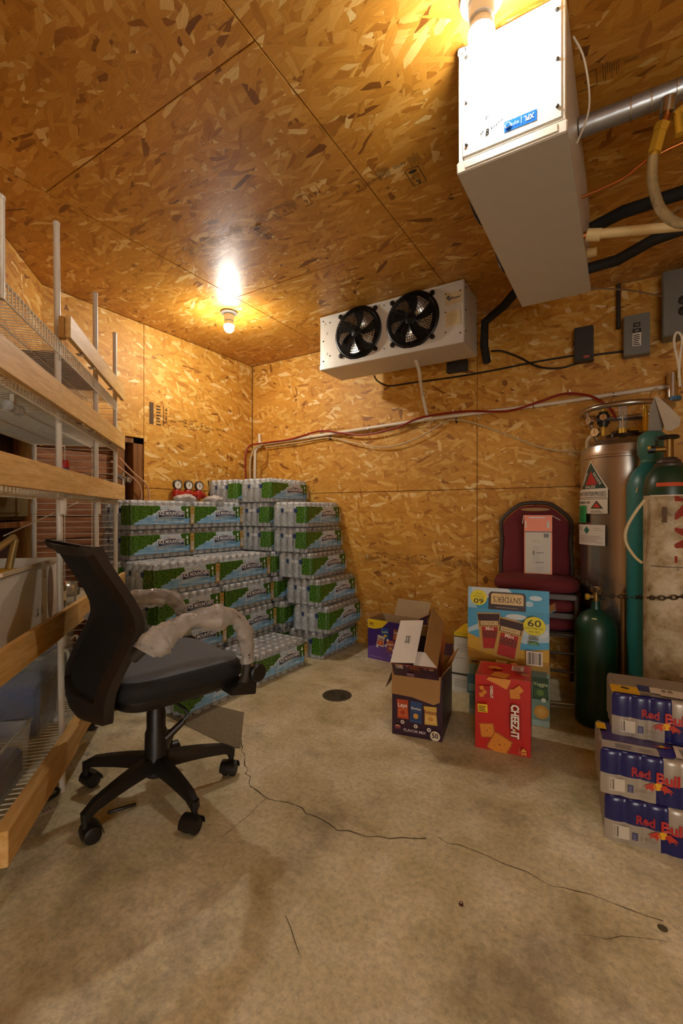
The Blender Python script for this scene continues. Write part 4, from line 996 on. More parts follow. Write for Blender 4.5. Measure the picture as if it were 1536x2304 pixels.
# armrests with crinkled clear wrap
for s_ in (-1, 1):
    X = .262*s_
    path = smooth_path([(X*.86, -.165, .60), (X, -.13, .645), (X, -.05, .685), (X, .05, .705), (X, .13, .70), (X, .195, .665), (X, .225, .60), (X, .232, .52), (X*.97, .225, .44), (X*.85, .20, .405)], 5)
    mb = MB(); mb.tube(path, [.017]*len(path), 12, flat=1.0); ar = mb.build('armrest', simple('dark_arm_plastic', '#3a3530', .45), ch)
    r = random.Random(5+s_); n = 22; sub = smooth_path([tuple(p) for p in path[3:-9]], 3); K = len(sub); vs = []
    ph = [r.uniform(0, 6) for _ in range(8)]
    for i, p in enumerate(sub):
        t_ = (sub[min(i+1, K-1)]-sub[max(i-1, 0)]).normalized(); u = Vector((1, 0, 0)); w2 = t_.cross(u).normalized()
        base = .027 + .004*sin(i*.2+ph[0]) + .002*sin(i*.6+ph[1])
        if i < 14: base += .010
        for j in range(n):
            a = 2*pi*j/n; sag = max(0, -(u*cos(a)+w2*sin(a)).z)
            rr = base + .0018*sin(3*a+i*.35+ph[2]) + .0012*sin(5*a-i*.5+ph[3]) + r.uniform(-.0022, .0022) + sag*(.020+.012*sin(i*.16+ph[4]))*(1 if i < K*.55 else .35)
            vs.append(p + (u*cos(a)*.85 + w2*sin(a))*rr)
    mb = MB(); mb.add(vs, [(i*n+j, i*n+(j+1) % n, (i+1)*n+(j+1) % n, (i+1)*n+j) for i in range(K-1) for j in range(n)], 0, False)
    mb.build('plastic_wrap', BUBBLE, ar, sharp=180)
    mb = MB(); mb.lathe([(.001, -.012), (.03, -.012), (.034, -.006), (.034, .008), (.028, .014), (.001, .014)], 20, M=Matrix.Translation((X+.018*s_, .265, .462)) @ Matrix.Rotation(pi/2, 4, 'Y')); mb.build('arm_knob', BLACKP, ar)
    mb = MB(); mb.add([(X*.7, .15, .41), (X*1.02, .16, .40), (X*1.02, .27, .375), (X*.7, .24, .40), (X*.7, .15, .43), (X*1.02, .16, .425), (X*1.02, .275, .45), (X*.7, .24, .43)],
        [(0, 1, 2, 3), (7, 6, 5, 4), (0, 4, 5, 1), (1, 5, 6, 2), (2, 6, 7, 3), (3, 7, 4, 0)]); mb.build('arm_bracket', BLACKP, ar, bevel=.004)

# ================================================================ WATER PACKS
PL, PW, PH = .50, .315, .187      # along y, along x, high
NY, NX = 8, 5
bm_ = MB(); bm_.lathe([(.020, .003), (.028, 0), (.0300, .006), (.0300, .022), (.0282, .026), (.0300, .030), (.0300, .046), (.0282, .050), (.0300, .054), (.0300, .070), (.0286, .075), (.0286, .112), (.0300, .118), (.0285, .134), (.020, .152), (.0125, .163), (.0120, .168)], 12, 0)
bm_.lathe([(.0140, .167), (.0145, .169), (.0145, .180), (.0125, .1825), (.001, .183)], 12, 1)
BME = bm_.mesh('water_bottle', [BOTTLE, CAPM], sharp=60)
def perim(off=0.0, step=.0075):
    """wrap outline hugging the outer bottles, counter-clockwise from the front-left corner of the printed (+x) side"""
    pts = []; sx, sy = PL/NY, PW/NX
    def side(n, L):
        k = int(L/step); out = []
        for i in range(k): d = L*i/k; ph = (d/L*n) % 1.0; out.append((d, -.0055*(2*abs(ph-.5))**2.2))
        return out
    def corner(d, L): e = min(d, L-d); return -.014*max(0, 1-e/.022)**1.6
    for d, o in side(NY, PL): pts.append((PW/2+o+off+corner(d, PL)*.6, -PL/2+d))
    for d, o in side(NX, PW): pts.append((PW/2-d, PL/2+o+off+corner(d, PW)))
    for d, o in side(NY, PL): pts.append((-PW/2-o-off-corner(d, PL)*.6, PL/2-d))
    for d, o in side(NX, PW): pts.append((-PW/2+d, -PL/2-o-off-corner(d, PW)))
    return pts, len(side(NY, PL)), len(side(NX, PW))
def film_mesh(seed):
    r = random.Random(seed); pts, _, _ = perim(.0012); n = len(pts); mb = MB(); vs = []
    rows = [(.002, 1.0), (.03, 1.0), (.07, 1.0), (.11, 1.0), (.140, .995), (.158, .975), (.172, .945), (.183, .90), (.1865, .80), (.1855, .6), (.1850, .35), (.1855, .1)]
    for z, k in rows:
        for x, y in pts:
            jz = r.uniform(-.0035, .0035) if z > .15 else 0; jj = 1 + (r.uniform(-.006, .006) if z > .12 else r.uniform(-.002, .002))
            ky = 1-(1-k)*PW/PL if k > .85 else k
            kx = k
            vs.append((x*kx*jj, y*ky*jj, z+jz))
    mb.add(vs, [(i*n+j, i*n+(j+1) % n, (i+1)*n+(j+1) % n, (i+1)*n+j) for i in range(len(rows)-1) for j in range(n)], 0, True)
    return mb.mesh('shrink_wrap', FILM, sharp=180)
FILMS = [film_mesh(k) for k in range(3)]
def label_mesh():
    pts, ny, nx = perim(.0032); n = len(pts); wrap = int(nx*.30)
    seq = list(range(-wrap, ny+wrap)); me_v = []; uvs = []; vz = [.030, .055, .085, .115, .140, .152]
    for z in vz:
        for i in seq:
            x, y = pts[i % n]; me_v.append((x, y, z)); uvs.append((i*PL/ny, (z-.030)/.122))
    k = len(seq); fs = [(i*k+j, i*k+j+1, (i+1)*k+j+1, (i+1)*k+j) for i in range(len(vz)-1) for j in range(k-1)]
    me = bpy.data.meshes.new('printed_label'); me.from_pydata(me_v, [], fs); me.materials.append(LABEL)
    l = me.uv_layers.new(name='UVMap')
    for lo in me.loops: l.data[lo.index].uv = uvs[lo.vertex_index]
    me.polygons.foreach_set('use_smooth', [True]*len(me.polygons)); me.update(); return me
LME = label_mesh()
def banner_mesh():
    o = (PW/2+.0036, -PL/2, .03); d = Decal(o, (0, 1, 0), (0, 0, 1), eps=.0006)
    X = lambda x: .20+(x-.185)*1.38
    Y = lambda y: .045+(y-.042)*1.3
    Q = lambda l: [(X(x), Y(y)) for x, y in l]
    d.poly(Q([(.215, .070), (.245, .094), (.262, .104), (.28, .092), (.31, .072)]), '#d3dae2'); d.poly(Q([(.222, .070), (.243, .088), (.255, .08), (.262, .07)]), '#7d8fa2'); d.poly(Q([(.27, .07), (.277, .084), (.30, .07)]), '#8e9eb1')
    b = [(.185, .042), (.26, .048), (.335, .042), (.335, .071), (.26, .079), (.185, .071)]
    d.poly(Q([(x+(.003 if x > .26 else -.003 if x < .26 else 0), y+(.003 if y > .06 else -.003)) for x, y in b]), '#f0f4f6'); d.poly(Q(b), '#1e2f55')
    d.text('ICE MOUNTAIN', X(.26), Y(.0635), .193, '#f4f7f8', h=.024, bold=.035); d.rect(X(.20), Y(.049), X(.32), Y(.0515), '#9fb2d0')
    d.rect(.175, .004, .192, .034, '#c9dbe8'); d.rect(.178, .008, .189, .030, '#8fb0cb')
    d.disc(.432, .092, .009, '#eef3f6'); d.poly([(.424, .095), (.432, .113), (.440, .095)], '#eef3f6'); d.disc(.434, .068, .006, '#d8e2dd'); d.disc(.434, .054, .006, '#d8e2dd')
    d.rect(.456, -.006, .492, .122, '#b5944a'); d.disc(.474, .10, .014, '#d0b060'); d.text('40', .474, .10, .022, '#4c3a12', h=.014, bold=.02); d.rect(.462, .006, .486, .065, '#d8d2bf'); d.lines(.464, .03, .484, .062, 5, '#8b8a84')
    me = d.mb.mesh('logo_banner', [ink(c) for c in d.cols]); return me
BNME = banner_mesh()
def tag_mesh():
    d = Decal((-PW/2, -PL/2-.0045, .03), (1, 0, 0), (0, 0, 1), eps=.0006)
    d.poly([(.085, .085), (.098, .072), (.11, .085), (.11, .108), (.085, .108)], '#233a66')
    d.poly([(.205, .085), (.218, .072), (.235, .085), (.235, .108), (.205, .108)], '#233a66')
    d.rect(.13, .082, .155, .104, '#d9dcd0'); d.rect(.165, .082, .19, .104, '#cdd3d8'); d.lines(.132, .084, .153, .102, 4, '#7c8791')
    return d.mb.mesh('end_tags', [ink(c) for c in d.cols])
TGME = tag_mesh()
COURSE = ('floor course', 'second course up', 'third course up', 'fourth course up', 'fifth course up', 'sixth course up', 'topmost course')
npk = 0
def pack(xf, y0, k, where, rows='front', dx=0.0, z=None, yaw=None):
    """xf: world x of the printed face, y0: near end, k: course"""
    global npk
    r = random.Random(npk*7+3); npk += 1
    lab = 'wrapped pack of water bottles, %s, %s' % (COURSE[k], where)
    t = thing('water_pack', lab, 'water bottles', (xf-PW/2, y0+PL/2, z if z is not None else k*.1905), radians(r.uniform(-1.5, 1.5) if yaw is None else yaw), 'shrink-wrapped water bottle packs')
    def kid(nm, me):
        o = bpy.data.objects.new(nm, me); COL.objects.link(o); o.parent = t; return o
    kid('shrink_wrap', FILMS[npk % 3]); l = kid('printed_label', LME); b = bpy.data.objects.new('logo_banner', BNME); COL.objects.link(b); b.parent = l; kid('end_tags', TGME)
    sx, sy = PW/NX, PL/NY
    for i in range(NX):
        for j in range(NY):
            keep = rows == 'all' or (rows == 'front' and (i >= NX-2 or j <= 1)) or (rows == 'end' and j <= 1)
            if rows == 'top' and not (i >= NX-3 or j <= 1): keep = False
            elif rows == 'top': keep = True
            if not keep: continue
            o = kid('bottle', BME); o.location = (-PW/2+sx*(i+.5), -PL/2+sy*(j+.5), .0015); o.rotation_euler = (0, 0, 0)
    return t
# front course on the floor
pack(-1.90, 1.555, 0, 'front row beside the chair', 'all', yaw=1.0)
pack(-1.885, 2.085, 0, 'front row nearest the drain', 'all', yaw=-1.5)
# main stack, printed sides facing the room
for k, x in enumerate((-2.225, -2.235, -2.26, -2.30)):
    pack(x, 1.665, k, 'main stack, near end', 'front'); pack(x, 2.175, k, 'main stack, far end', 'front' if k < 3 else 'front')
# rear column against the plank opening
for k in range(4): pack(-2.635, 1.64, k, 'rear column by the rack', 'end'); pack(-2.635, 2.16, k, 'rear column, hidden middle', 'none')
for k in range(4): pack(-2.635, 2.69, k, 'rear column, far corner', 'none')
for k in (4, 5): pack(-2.60, 1.71, k, 'set back, next to rack', 'front'); pack(-2.60, 2.20, k, 'set back, second from rack', 'front')
for k in (4, 5): pack(-2.635, 2.71, k, 'rear column, far corner', 'none')
# corner stacks
for k, x in enumerate((-2.17, -2.17, -2.24, -2.27, -2.312, -2.325)): pack(x, 2.69, k, 'stack in the corner', 'front')
pack(-2.64, 2.66, 6, 'left one of the top two', 'front'); pack(-2.305, 2.69, 6, 'right one of the top two', 'top')
for k, x in enumerate((-1.83, -1.79, -1.845, -1.93, -1.975, -1.985)): pack(x, 2.705, k, 'right-hand stack', 'front' if k != 5 else 'top', yaw=(-1, 1.5, -2, 1, -1.5, 2)[k])
for k, (x, y) in enumerate(((-2.68, 2.20), (-2.68, 2.46))):
    t = thing('crumpled_bag', ('crumpled clear plastic lying on the left stack under the red manifold', 'second lump of crumpled plastic right of the red manifold, on the stack')[k], 'plastic wrap', (x, y, 1.143), .3+k)
    mb = MB(); lumpy(mb, (0, 0, 0), (.06, .105, .028), 26, 14, .16, 30+k); mb.build('film', BAGM, t, sharp=180)

# ================================================================ CARTONS
def carton(name, label, cat, loc, rz, w_, d_, h_, mats, openings='', group=None, M=None, k=.004, parent=None):
    """mats: front, right, back, left, top, bottom, inside. Origin is the front left bottom corner."""
    t = thing(name, label, cat, loc, rz, group)
    names = ['front', 'right', 'back', 'left', 'top', 'bottom']
    ms = list(mats); mb = MB(); ins = 6
    def panel(a, b, outer):
        n = len(mb.f); mb.bb(a, b, ins)
        mb.m[n + outer[1]] = outer[0]
    # faces order in box: bottom, top, front(-y), right(+x), back(+y), left(-x)
    if 'f' not in openings: panel((0, 0, 0), (w_, k, h_), (0, 2))
    panel((w_-k, k, 0), (w_, d_-k, h_), (1, 3)); panel((0, d_-k, 0), (w_, d_, h_), (2, 4)); panel((0, k, 0), (k, d_-k, h_), (3, 5))
    if 't' not in openings: panel((k, k, h_-k), (w_-k, d_-k, h_), (4, 1))
    panel((k, k, 0), (w_-k, d_-k, k), (5, 0))
    b = mb.build('box_body', ms, t)
    if M is not None: b.matrix_local = M
    return t, b
def flap(parent, hinge, along, length, out, mats, M=None, k=.003, name='flap'):
    """a card flap: hinge corner, unit along the hinge, unit out of the hinge"""
    a, o = Vector(along), Vector(out); n = a.normalized().cross(o.normalized())*k; h = Vector(hinge)
    vs = [h, h+a, h+a+o, h+o, h+n, h+a+n, h+a+o+n, h+o+n]
    mb = MB(); mb.add(vs, [(0, 3, 2, 1), (4, 5, 6, 7), (0, 1, 5, 4), (1, 2, 6, 5), (2, 3, 7, 6), (3, 0, 4, 7)])
    mb.m[0] = 1 if len(mats) > 1 else 0
    return mb.build(name, mats, parent)

PURP = simple('purple_print', '#3c1f78', .4, 0, .05); PURPD = simple('dark_plum_print', '#33152c', .4, 0, .05)
YEL = simple('yellow_print', '#e2c81d', .4, 0, .03); ORG = simple('orange_print', '#b8531c', .4, 0, .06)
REDP = simple('red_print', '#c3241c', .38, 0, .03); SKY = simple('sky_blue_print', '#2f9cc9', .4, 0, .03)
OCH = simple('ochre_print', '#c39324', .4, 0, .03)
# --- snack carton far left with a purple face and open kraft flaps
t, b = carton('snack_box', 'open purple snack carton with a yellow corner against the far wall', 'box', (-1.585, 2.935, 0), radians(-3.5), .37, .22, .285, (PURP, PURP, PURP, PURP, KRAFT, KRAFT, KRAFT_L), 't', 'open snack cartons')
flap(b, (.37, .217, .285), (-.27, 0, 0), .27, (0, .06, .115), [KRAFT_L, KRAFT_L]); flap(b, (.002, .01, .285), (0, .19, 0), .19, (-.035, 0, .015), [KRAFT, PURP]); flap(b, (.368, .21, .285), (0, -.19, 0), .19, (.04, 0, .05), [KRAFT, PURP])
d = Decal((0, 0, 0)); d.poly([(0, .22), (.06, .218), (.12, .235), (.17, .285), (0, .285)], '#e8c71c'); d.text('MIX', .035, .255, .035, '#7a2318', bold=.02); d.text('PACK', .035, .242, .035, '#5b2a6a')
d.poly([(0, 0), (.37, 0), (.37, .17), (.20, .14), (0, .085)], '#6a4aa0')
def pouch(d, x, z, w_, h_, a, cols, txt=None, tcol='#efe9dc', tw=.8, tx=0):
    ca, sa = cos(a), sin(a)
    def R(px, pz): return (x+px*ca-pz*sa, z+px*sa+pz*ca)
    d.poly([R(-w_/2, -h_/2), R(-w_*.46, 0), R(-w_/2, h_/2), R(w_/2, h_/2), R(w_*.46, 0), R(w_/2, -h_/2)], cols[0])
    if len(cols) > 1: d.poly([R(-w_*.4, -h_*.38), R(w_*.4, -h_*.38), R(w_*.38, 0), R(-w_*.38, 0)], cols[1])
    if len(cols) > 2: q = R(0, -h_*.18); d.disc(q[0], q[1], w_*.22, cols[2], ry=h_*.13)
    if txt: q = R(0, h_*.18+tx); d.text(txt, q[0], q[1], w_*tw, tcol, a=a, bold=.02)
pouch(d, .145, .195, .06, .075, .15, ('#2b5fa3', '#1e4a8a', '#d8b04a'), 'Doritos'); pouch(d, .24, .20, .06, .08, -.1, ('#8a4a3c', '#c26b3a'), 'Lays')
pouch(d, .11, .14, .06, .075, -.15, ('#d8cdb8', '#c2472a', '#e0853a'), 'Lays', '#7a2318'); pouch(d, .19, .115, .065, .08, .08, ('#b8603c', '#7a4a8a', '#d89a4a'), 'Fritos'); pouch(d, .28, .14, .06, .07, 0, ('#3a6a4a', '#d0b060'))
for x, z in ((.085, .10), (.17, .155), (.155, .115), (.215, .09)): d.disc(x, z, .009, '#dedbe6')
d.text('DORITOS MIX', .26, .058, .15, '#b4a4d6', h=.02); d.lines(.02, .02, .14, .032, 2, '#a391c8'); d.lines(.16, .022, .3, .028, 1, '#a391c8')
d.build('front_print', b)

# --- white and yellow carton behind the pretzel box
t, b = carton('stacked_box', 'white carton with a yellow top behind the sky-blue pretzel box, partly hidden', 'box', (-.855, 2.66, .20), radians(2), .20, .24, .15, (WHITEC, WHITEC, WHITEC, WHITEC, YEL, KRAFT, KRAFT), '')
d = Decal((0, 0, .15), (1, 0, 0), (0, 1, 0)); d.text('PRETZEL', .09, .06, .10, '#5a4a14', a=.2); d.build('top_print', b)
d = Decal((0, 0, 0)); d.rect(0, .128, .20, .15, '#e0c51c'); d.rect(0, .123, .20, .128, '#1f1c18'); d.lines(.02, .04, .12, .09, 4, '#b8b2a4'); d.build('front_print', b)
t, b = carton('stacked_box', 'grey-white carton on the floor under the yellow-topped one', 'box', (-.87, 2.655, 0), radians(3), .22, .25, .199, (WHITEC, WHITEC, WHITEC, WHITEC, WHITEC, KRAFT, KRAFT), '')
d = Decal((0, 0, 0)); d.rect(0, .10, .22, .112, '#3a3630'); d.lines(.02, .03, .15, .08, 5, '#a8a294'); d.build('front_print', b)

# --- flavour mix carton (open, front flap folded down) and the tilted carton sitting in it
FM = (-.943, 1.990); FR = radians(10.5)
t, b = carton('snack_box', 'open dark plum snack carton with its kraft front flap hanging down', 'box', (FM[0], FM[1], 0), FR, .237, .335, .30, (PURPD, PURPD, PURPD, PURPD, KRAFT, KRAFT, KRAFT), 't', 'open snack cartons')
mb = MB(); mb.add([(.0, -.004, .30), (.232, -.004, .30), (.228, -.010, .185), (.20, -.011, .170), (.10, -.011, .192), (.0, -.010, .196), (.0, -.001, .30), (.232, -.001, .30), (.228, -.007, .185), (.20, -.008, .170), (.10, -.008, .192), (.0, -.007, .196)],
    [(0, 5, 4, 3, 2, 1), (6, 7, 8, 9, 10, 11), (0, 1, 7, 6), (1, 2, 8, 7), (2, 3, 9, 8), (3, 4, 10, 9), (4, 5, 11, 10), (5, 0, 6, 11)]); mb.build('front_flap', KRAFT, b)
flap(b, (0, .02, .30), (0, .29, 0), .29, (-.035, 0, -.09), [PURPD, KRAFT]); flap(b, (.237, .33, .30), (0, -.30, 0), .30, (.035, 0, .045), [KRAFT, PURPD]); flap(b, (.237, .335, .30), (-.22, 0, 0), .2, (0, .05, .05), [KRAFT, PURPD])
d = Decal((0, 0, 0))
pouch(d, .052, .125, .055, .09, .03, ('#b8481f', '#c8632c', '#a8361a'), 'Lays'); pouch(d, .116, .12, .056, .10, -.03, ('#2c4a78', '#1f3a66', '#d39a3c'), 'Doritos'); pouch(d, .185, .115, .06, .085, .05, ('#d0a84c', '#dcb968', '#c98f3a'), 'Fritos', '#8a3a1c', .95)
for x, z in ((.052, .066), (.116, .056), (.178, .050)): d.disc(x, z, .0095, '#d9cfc0'); d.disc(x, z, .004, '#6b5a50')
d.disc(.03, .042, .015, '#8c3a4a', ry=.010); d.disc(.03, .046, .010, '#c99a6a', ry=.006); d.disc(.03, .042, .006, '#5d2233', ry=.003)
d.text('FLAVOR MIX', .112, .033, .105, '#c9b8bd', bold=.02); d.disc(.207, .027, .023, '#e3d6b4'); d.text('50', .207, .029, .030, '#3b1c2a', bold=.03)
d.build('front_print', b)
d = Decal((.237, 0, 0), (0, 1, 0), (0, 0, 1)); d.disc(.06, .14, .035, '#3c2c5a', ry=.06); d.disc(.10, .10, .02, '#2f5a44', ry=.04); d.text('MIX', .2, .15, .08, '#6a4a58'); d.build('side_print', b)
TB = Matrix.Rotation(FR, 4, 'Z')
o3 = Vector((FM[0], FM[1], 0)) + (TB @ Vector((.012, .012, .262)))
t = thing('snack_box', 'tilted orange and plum carton with white flaps, sitting inside the open plum one', 'box', o3, FR, 'open snack cartons')
TW, TD, TH = .212, .235, .125
mb = MB(); k = .004
Mt = Matrix.Rotation(radians(37), 4, 'X')
mb.bb((0, 0, 0), (TW, k, TH), 0); mb.bb((TW-k, k, 0), (TW, TD-k, TH), 1); mb.bb((0, TD-k, 0), (TW, TD, TH), 2); mb.bb((0, k, 0), (k, TD-k, TH), 1); mb.bb((k, k, 0), (TW-k, TD-k, k), 2)
b = mb.build('box_body', [PURPD, ORG, KRAFT], t); b.matrix_local = Mt
f = flap(b, (-.004, 0, TH), (0, TD+.015, 0), 0, (.118, 0, .018), [WHITEC, WHITEC], name='white_flap')
d = Decal((0, 0, TH+.012), (1, 0, 0), (0, 1, 0)); 
d = Decal((-.004, 0, TH+.004), (.118, 0, .018), (0, 1, 0), eps=.0006); d.rect(.052, .115, .056, .145, '#1a1714', False); d.rect(.064, .113, .069, .147, '#1a1714', False); d.rect(.048, .145, .073, .149, '#1a1714', False); d.rect(.048, .111, .073, .115, '#1a1714', False); d.rect(.078, .118, .079, .142, '#8a847a'); d.build('black_mark', f)
flap(b, (TW*.50, .0, TH-.002), (TW*.5, 0, 0), 0, (-.02, .075, -.0), [WHITEC, WHITEC], name='white_flap')
flap(b, (TW, -.0, TH), (0, TD+.02, 0), 0, (-.045, .0, .115), [KRAFT, ORG], name='kraft_flap')
mb = MB(); mb.bb((.01, .01, TH*.35), (TW-.01, TD-.01, TH*.4)); mb.build('inner_shadow_card', simple('painted_shade', '#2a1c16', .8), b)  # dark sheet added to paint the shade inside the carton
d = Decal((0, 0, 0)); d.bars(.02, TH-.035, .05, TH-.012, '#3a2c26', 12, 5, '#cdbfae'); d.disc(.075, TH-.014, .006, '#a85a6a'); d.lines(.085, TH-.03, .135, TH-.012, 2, '#a85a2c'); d.text('MIX', .11, TH-.045, .05, '#7a3a22', h=.012)
d.rect(.15, TH-.022, .165, TH-.012, '#8a5a78'); d.rect(.175, TH-.024, .195, TH-.012, '#a3876a'); d.lines(.155, TH-.09, .205, TH-.05, 6, '#5b3350'); d.rect(.065, TH-.085, .10, TH-.062, '#8a6a78'); d.rect(0, TH-.004, TW, TH, '#b8531c'); d.build('front_print', b)
d = Decal((TW, 0, 0), (0, 1, 0), (0, 0, 1)); d.rect(.0, .0, .10, TH, '#5a2418'); d.disc(.12, .06, .05, '#8c4a20', ry=.03); d.disc(.06, .09, .03, '#3a1a30', ry=.02); d.build('side_print', b)

# --- pale green and blue carton on the floor, pretzel carton on top of it
PLc = F(2.41, .676); rzP = radians(7.0)
GRN = simple('pale_teal_print', '#7f9d8c', .4, 0, .12, 8); 
t, b = carton('snack_box', 'pale teal carton on the floor under the sky-blue pretzel box', 'box', (PLc.x, PLc.y, 0), rzP, .388, .235, .298, (GRN, GRN, GRN, GRN, KRAFT, KRAFT, KRAFT), '', 'closed snack cartons')
d = Decal((0, 0, 0)); d.rect(0, .262, .388, .298, '#a8802a'); d.rect(.01, .272, .045, .282, '#4a3a20'); d.rect(.29, .21, .375, .27, '#56604a'); pouch(d, .345, .185, .075, .11, 0, ('#2f4a24', '#3f6030', '#6a8a3a'), 'Veggie', '#b9c890', .9); d.disc(.36, .13, .011, '#dfe2d2'); d.disc(.35, .07, .034, '#d39a34'); d.disc(.35, .07, .02, '#e0b050'); pouch(d, .02, .16, .06, .1, 0, ('#4a7a86', '#8ab0a8')); d.lines(.005, .05, .04, .10, 5, '#5a7a70'); d.rect(0, 0, .388, .03, '#9fb6ab', False)
d.build('front_print', b)
HP = .262
t, b = carton('pretzel_box', 'open pretzel carton, sky blue over ochre, its printed lid flap standing up', 'box', (PLc.x-.006, PLc.y-.004, .299), rzP, .392, .235, HP, (OCH, OCH, OCH, OCH, KRAFT, KRAFT, KRAFT), 't', 'closed snack cartons')
fl_ = flap(b, (.0, .002, HP), (.392, 0, 0), 0, (0, .012, .108), [KRAFT, SKY], name='lid_flap')
fl_.data.materials[0] = SKY; fl_.data.materials[1] = SKY
flap(b, (.39, .01, HP), (0, .20, 0), 0, (.03, 0, .02), [SKY, KRAFT])
d = Decal((0, 0, 0)); W = .392
d.rect(0, .0, W, HP, '#4fa6d0'); d.poly([(0, .13), (.05, .15), (.16, .14), (.28, .10), (W, .12), (W, HP-.05), (.32, HP-.075), (.2, HP-.03), (.09, HP-.06), (0, HP-.11)], '#b9d3dc')
d.disc(.24, HP-.03, .05, '#dbe5e4', ry=.014); d.disc(.33, HP-.10, .06, '#d5e0e0', ry=.03)
d.poly([(0, 0), (W, 0), (W, .085), (.30, .07), (.15, .065), (.06, .105), (0, .13)], '#d0a22c'); d.poly([(0, 0), (W, 0), (W, .02), (.1, .03), (0, .055)], '#b58420')
def pretzel_bag(d, x, z, w_, h_, a):
    ca, sa = cos(a), sin(a)
    def R(px, pz): return (x+px*ca-pz*sa, z+px*sa+pz*ca)
    d.poly([R(-w_/2, -h_/2), R(-w_*.47, 0), R(-w_*.5, h_/2), R(w_*.5, h_/2), R(w_*.47, 0), R(w_/2, -h_/2)], '#c9a04a')
    d.poly([R(-w_*.46, h_*.30), R(w_*.46, h_*.30), R(w_*.48, h_*.47), R(-w_*.48, h_*.47)], '#3a1712')
    q = [R(-w_*.42, h_*.16), R(w_*.42, h_*.16), R(w_*.42, h_*.30), R(-w_*.42, h_*.30)]; d.poly(q, '#3a1712')
    d.poly([R(-w_*.38, h_*.175), R(w_*.38, h_*.175), R(w_*.38, h_*.285), R(-w_*.38, h_*.285)], '#e2c78a'); p = R(0, h_*.23); d.text("SNYDER'S", p[0], p[1], w_*.7, '#3a1712', h=h_*.06, a=a)
    d.poly([R(-w_*.34, -h_*.44), R(w_*.34, -h_*.44), R(w_*.34, h_*.13), R(-w_*.34, h_*.13)], '#b5271d')
    p = R(0, h_*.085); d.text('Mini', p[0], p[1], w_*.34, '#f1e4cf', a=a, bold=.02)
    for i in range(4):
        for j in range(2): p = R(-w_*.25+i*w_*.165, -h_*.02-j*h_*.09); d.disc(p[0], p[1], w_*.085, '#5d2412', n=10); d.disc(p[0], p[1], w_*.05, '#9a3a20', n=8)
pretzel_bag(d, .112, .145, .115, .195, .08); pretzel_bag(d, .205, .118, .125, .205, -.17)
d.disc(.325, .20, .052, '#c9bb22', ry=.047); d.disc(.325, .20, .050, '#e6dc22', ry=.045); d.text('60', .325, .214, .062, '#2f2410', h=.034, bold=.01); d.text('ON-THE-GO', .325, .189, .082, '#4a3d12', h=.012); d.text('PACKS', .325, .172, .05, '#4a3d12', h=.011)
d.rect(.30, .132, .345, .146, '#8b958c'); d.lines(.302, .133, .343, .145, 3, '#4a554a', .5); d.rect(.30, .106, .345, .122, '#2f7a3c'); d.lines(.304, .109, .341, .12, 2, '#a8c8a0', .4); d.text('SNACK PACK', .325, .153, .05, '#5a6470', h=.006)
d.bars(.292, .012, .358, .07, '#4a3322', 20, 7, '#e8dcc8'); d.lines(.01, .03, .09, .045, 3, '#8a6418', .3)
d.build('front_print', b)
g = .013
def up(x, y, l): return Vector((x, .002+y*.11 - .003 - l, HP+y))
d = Decal(fn=up); H2 = .108
d.poly([(.0, .0), (.05, 0), (.02, .05), (.06, H2), (0, H2)], '#9ac6e0'); d.poly([(.02, .075), (.10, .055), (.16, .085), (.24, .07), (.2, H2), (.02, H2)], '#cddbe2'); d.disc(.33, .07, .03, '#c4dce8', ry=.012); d.disc(.30, .04, .02, '#a9cfe2', ry=.014)
d.disc(.055, .055, .042, '#e6dc22', ry=.040); d.text('60', .055, .037, .05, '#2f2410', h=.026, a=pi, bold=.01); d.text('ON-THE-GO', .055, .06, .055, '#6a5a14', h=.009, a=pi); d.text('PACKS', .055, .075, .03, '#6a5a14', h=.008, a=pi)
d.poly([(.105, 0), (.285, 0), (.285, .078), (.275, .09), (.118, .09), (.105, .078)], '#2c120e'); d.poly([(.117, .028), (.274, .028), (.274, .076), (.266, .083), (.125, .083), (.117, .076)], '#dfc283'); d.text("SNYDER'S", .195, .052, .135, '#2c120e', h=.030, a=pi); d.text('OF HANOVER', .195, .076, .06, '#6a4a30', h=.005, a=pi); d.lines(.14, .012, .25, .016, 1, '#b9a284', .5)
d.build('lid_print', fl_)

# --- red cracker carton in front
CZp = F(2.063, .606)
t, b = carton('cracker_box', 'tall red cracker carton with orange crackers, in front of the pale teal box', 'box', (CZp.x, CZp.y, 0), radians(7.8), .232, .205, .33, (REDP, REDP, REDP, REDP, REDP, REDP, KRAFT), '', 'closed snack cartons')
CRK = '#dd8a2a'
def cracker(d, x, y, s_, a, col=CRK):
    q = []; n = 9
    for e in range(4):
        for i in range(n):
            t_ = (i/n-.5); u = s_*t_; v = s_/2*(1 + (.06 if i % 2 else -.02)); c_, s2 = cos(a+e*pi/2), sin(a+e*pi/2); q.append((x+v*c_-u*s2*1, y+v*s2+u*c_))
    d.poly(q, '#b8641c'); d.poly([(x+(px-x)*.88, y+(py-y)*.88) for px, py in q], col); d.disc(x, y, s_*.05, '#8a3f14', n=8)
    for k in range(4): d.disc(x+s_*.25*cos(a+k*pi/2+.7), y+s_*.25*sin(a+k*pi/2+.7), s_*.05, '#c97a24', n=7)
d = Decal((0, 0, 0))
cracker(d, .052, .085, .062, .15); cracker(d, .105, .033, .085, -.45); cracker(d, .168, .268, .042, .1); cracker(d, .185, .29, .030, .7)
d.poly([(.06, .33), (.152, .33), (.15, .318), (.135, .285), (.10, .300), (.05, .318)], '#e0933a')
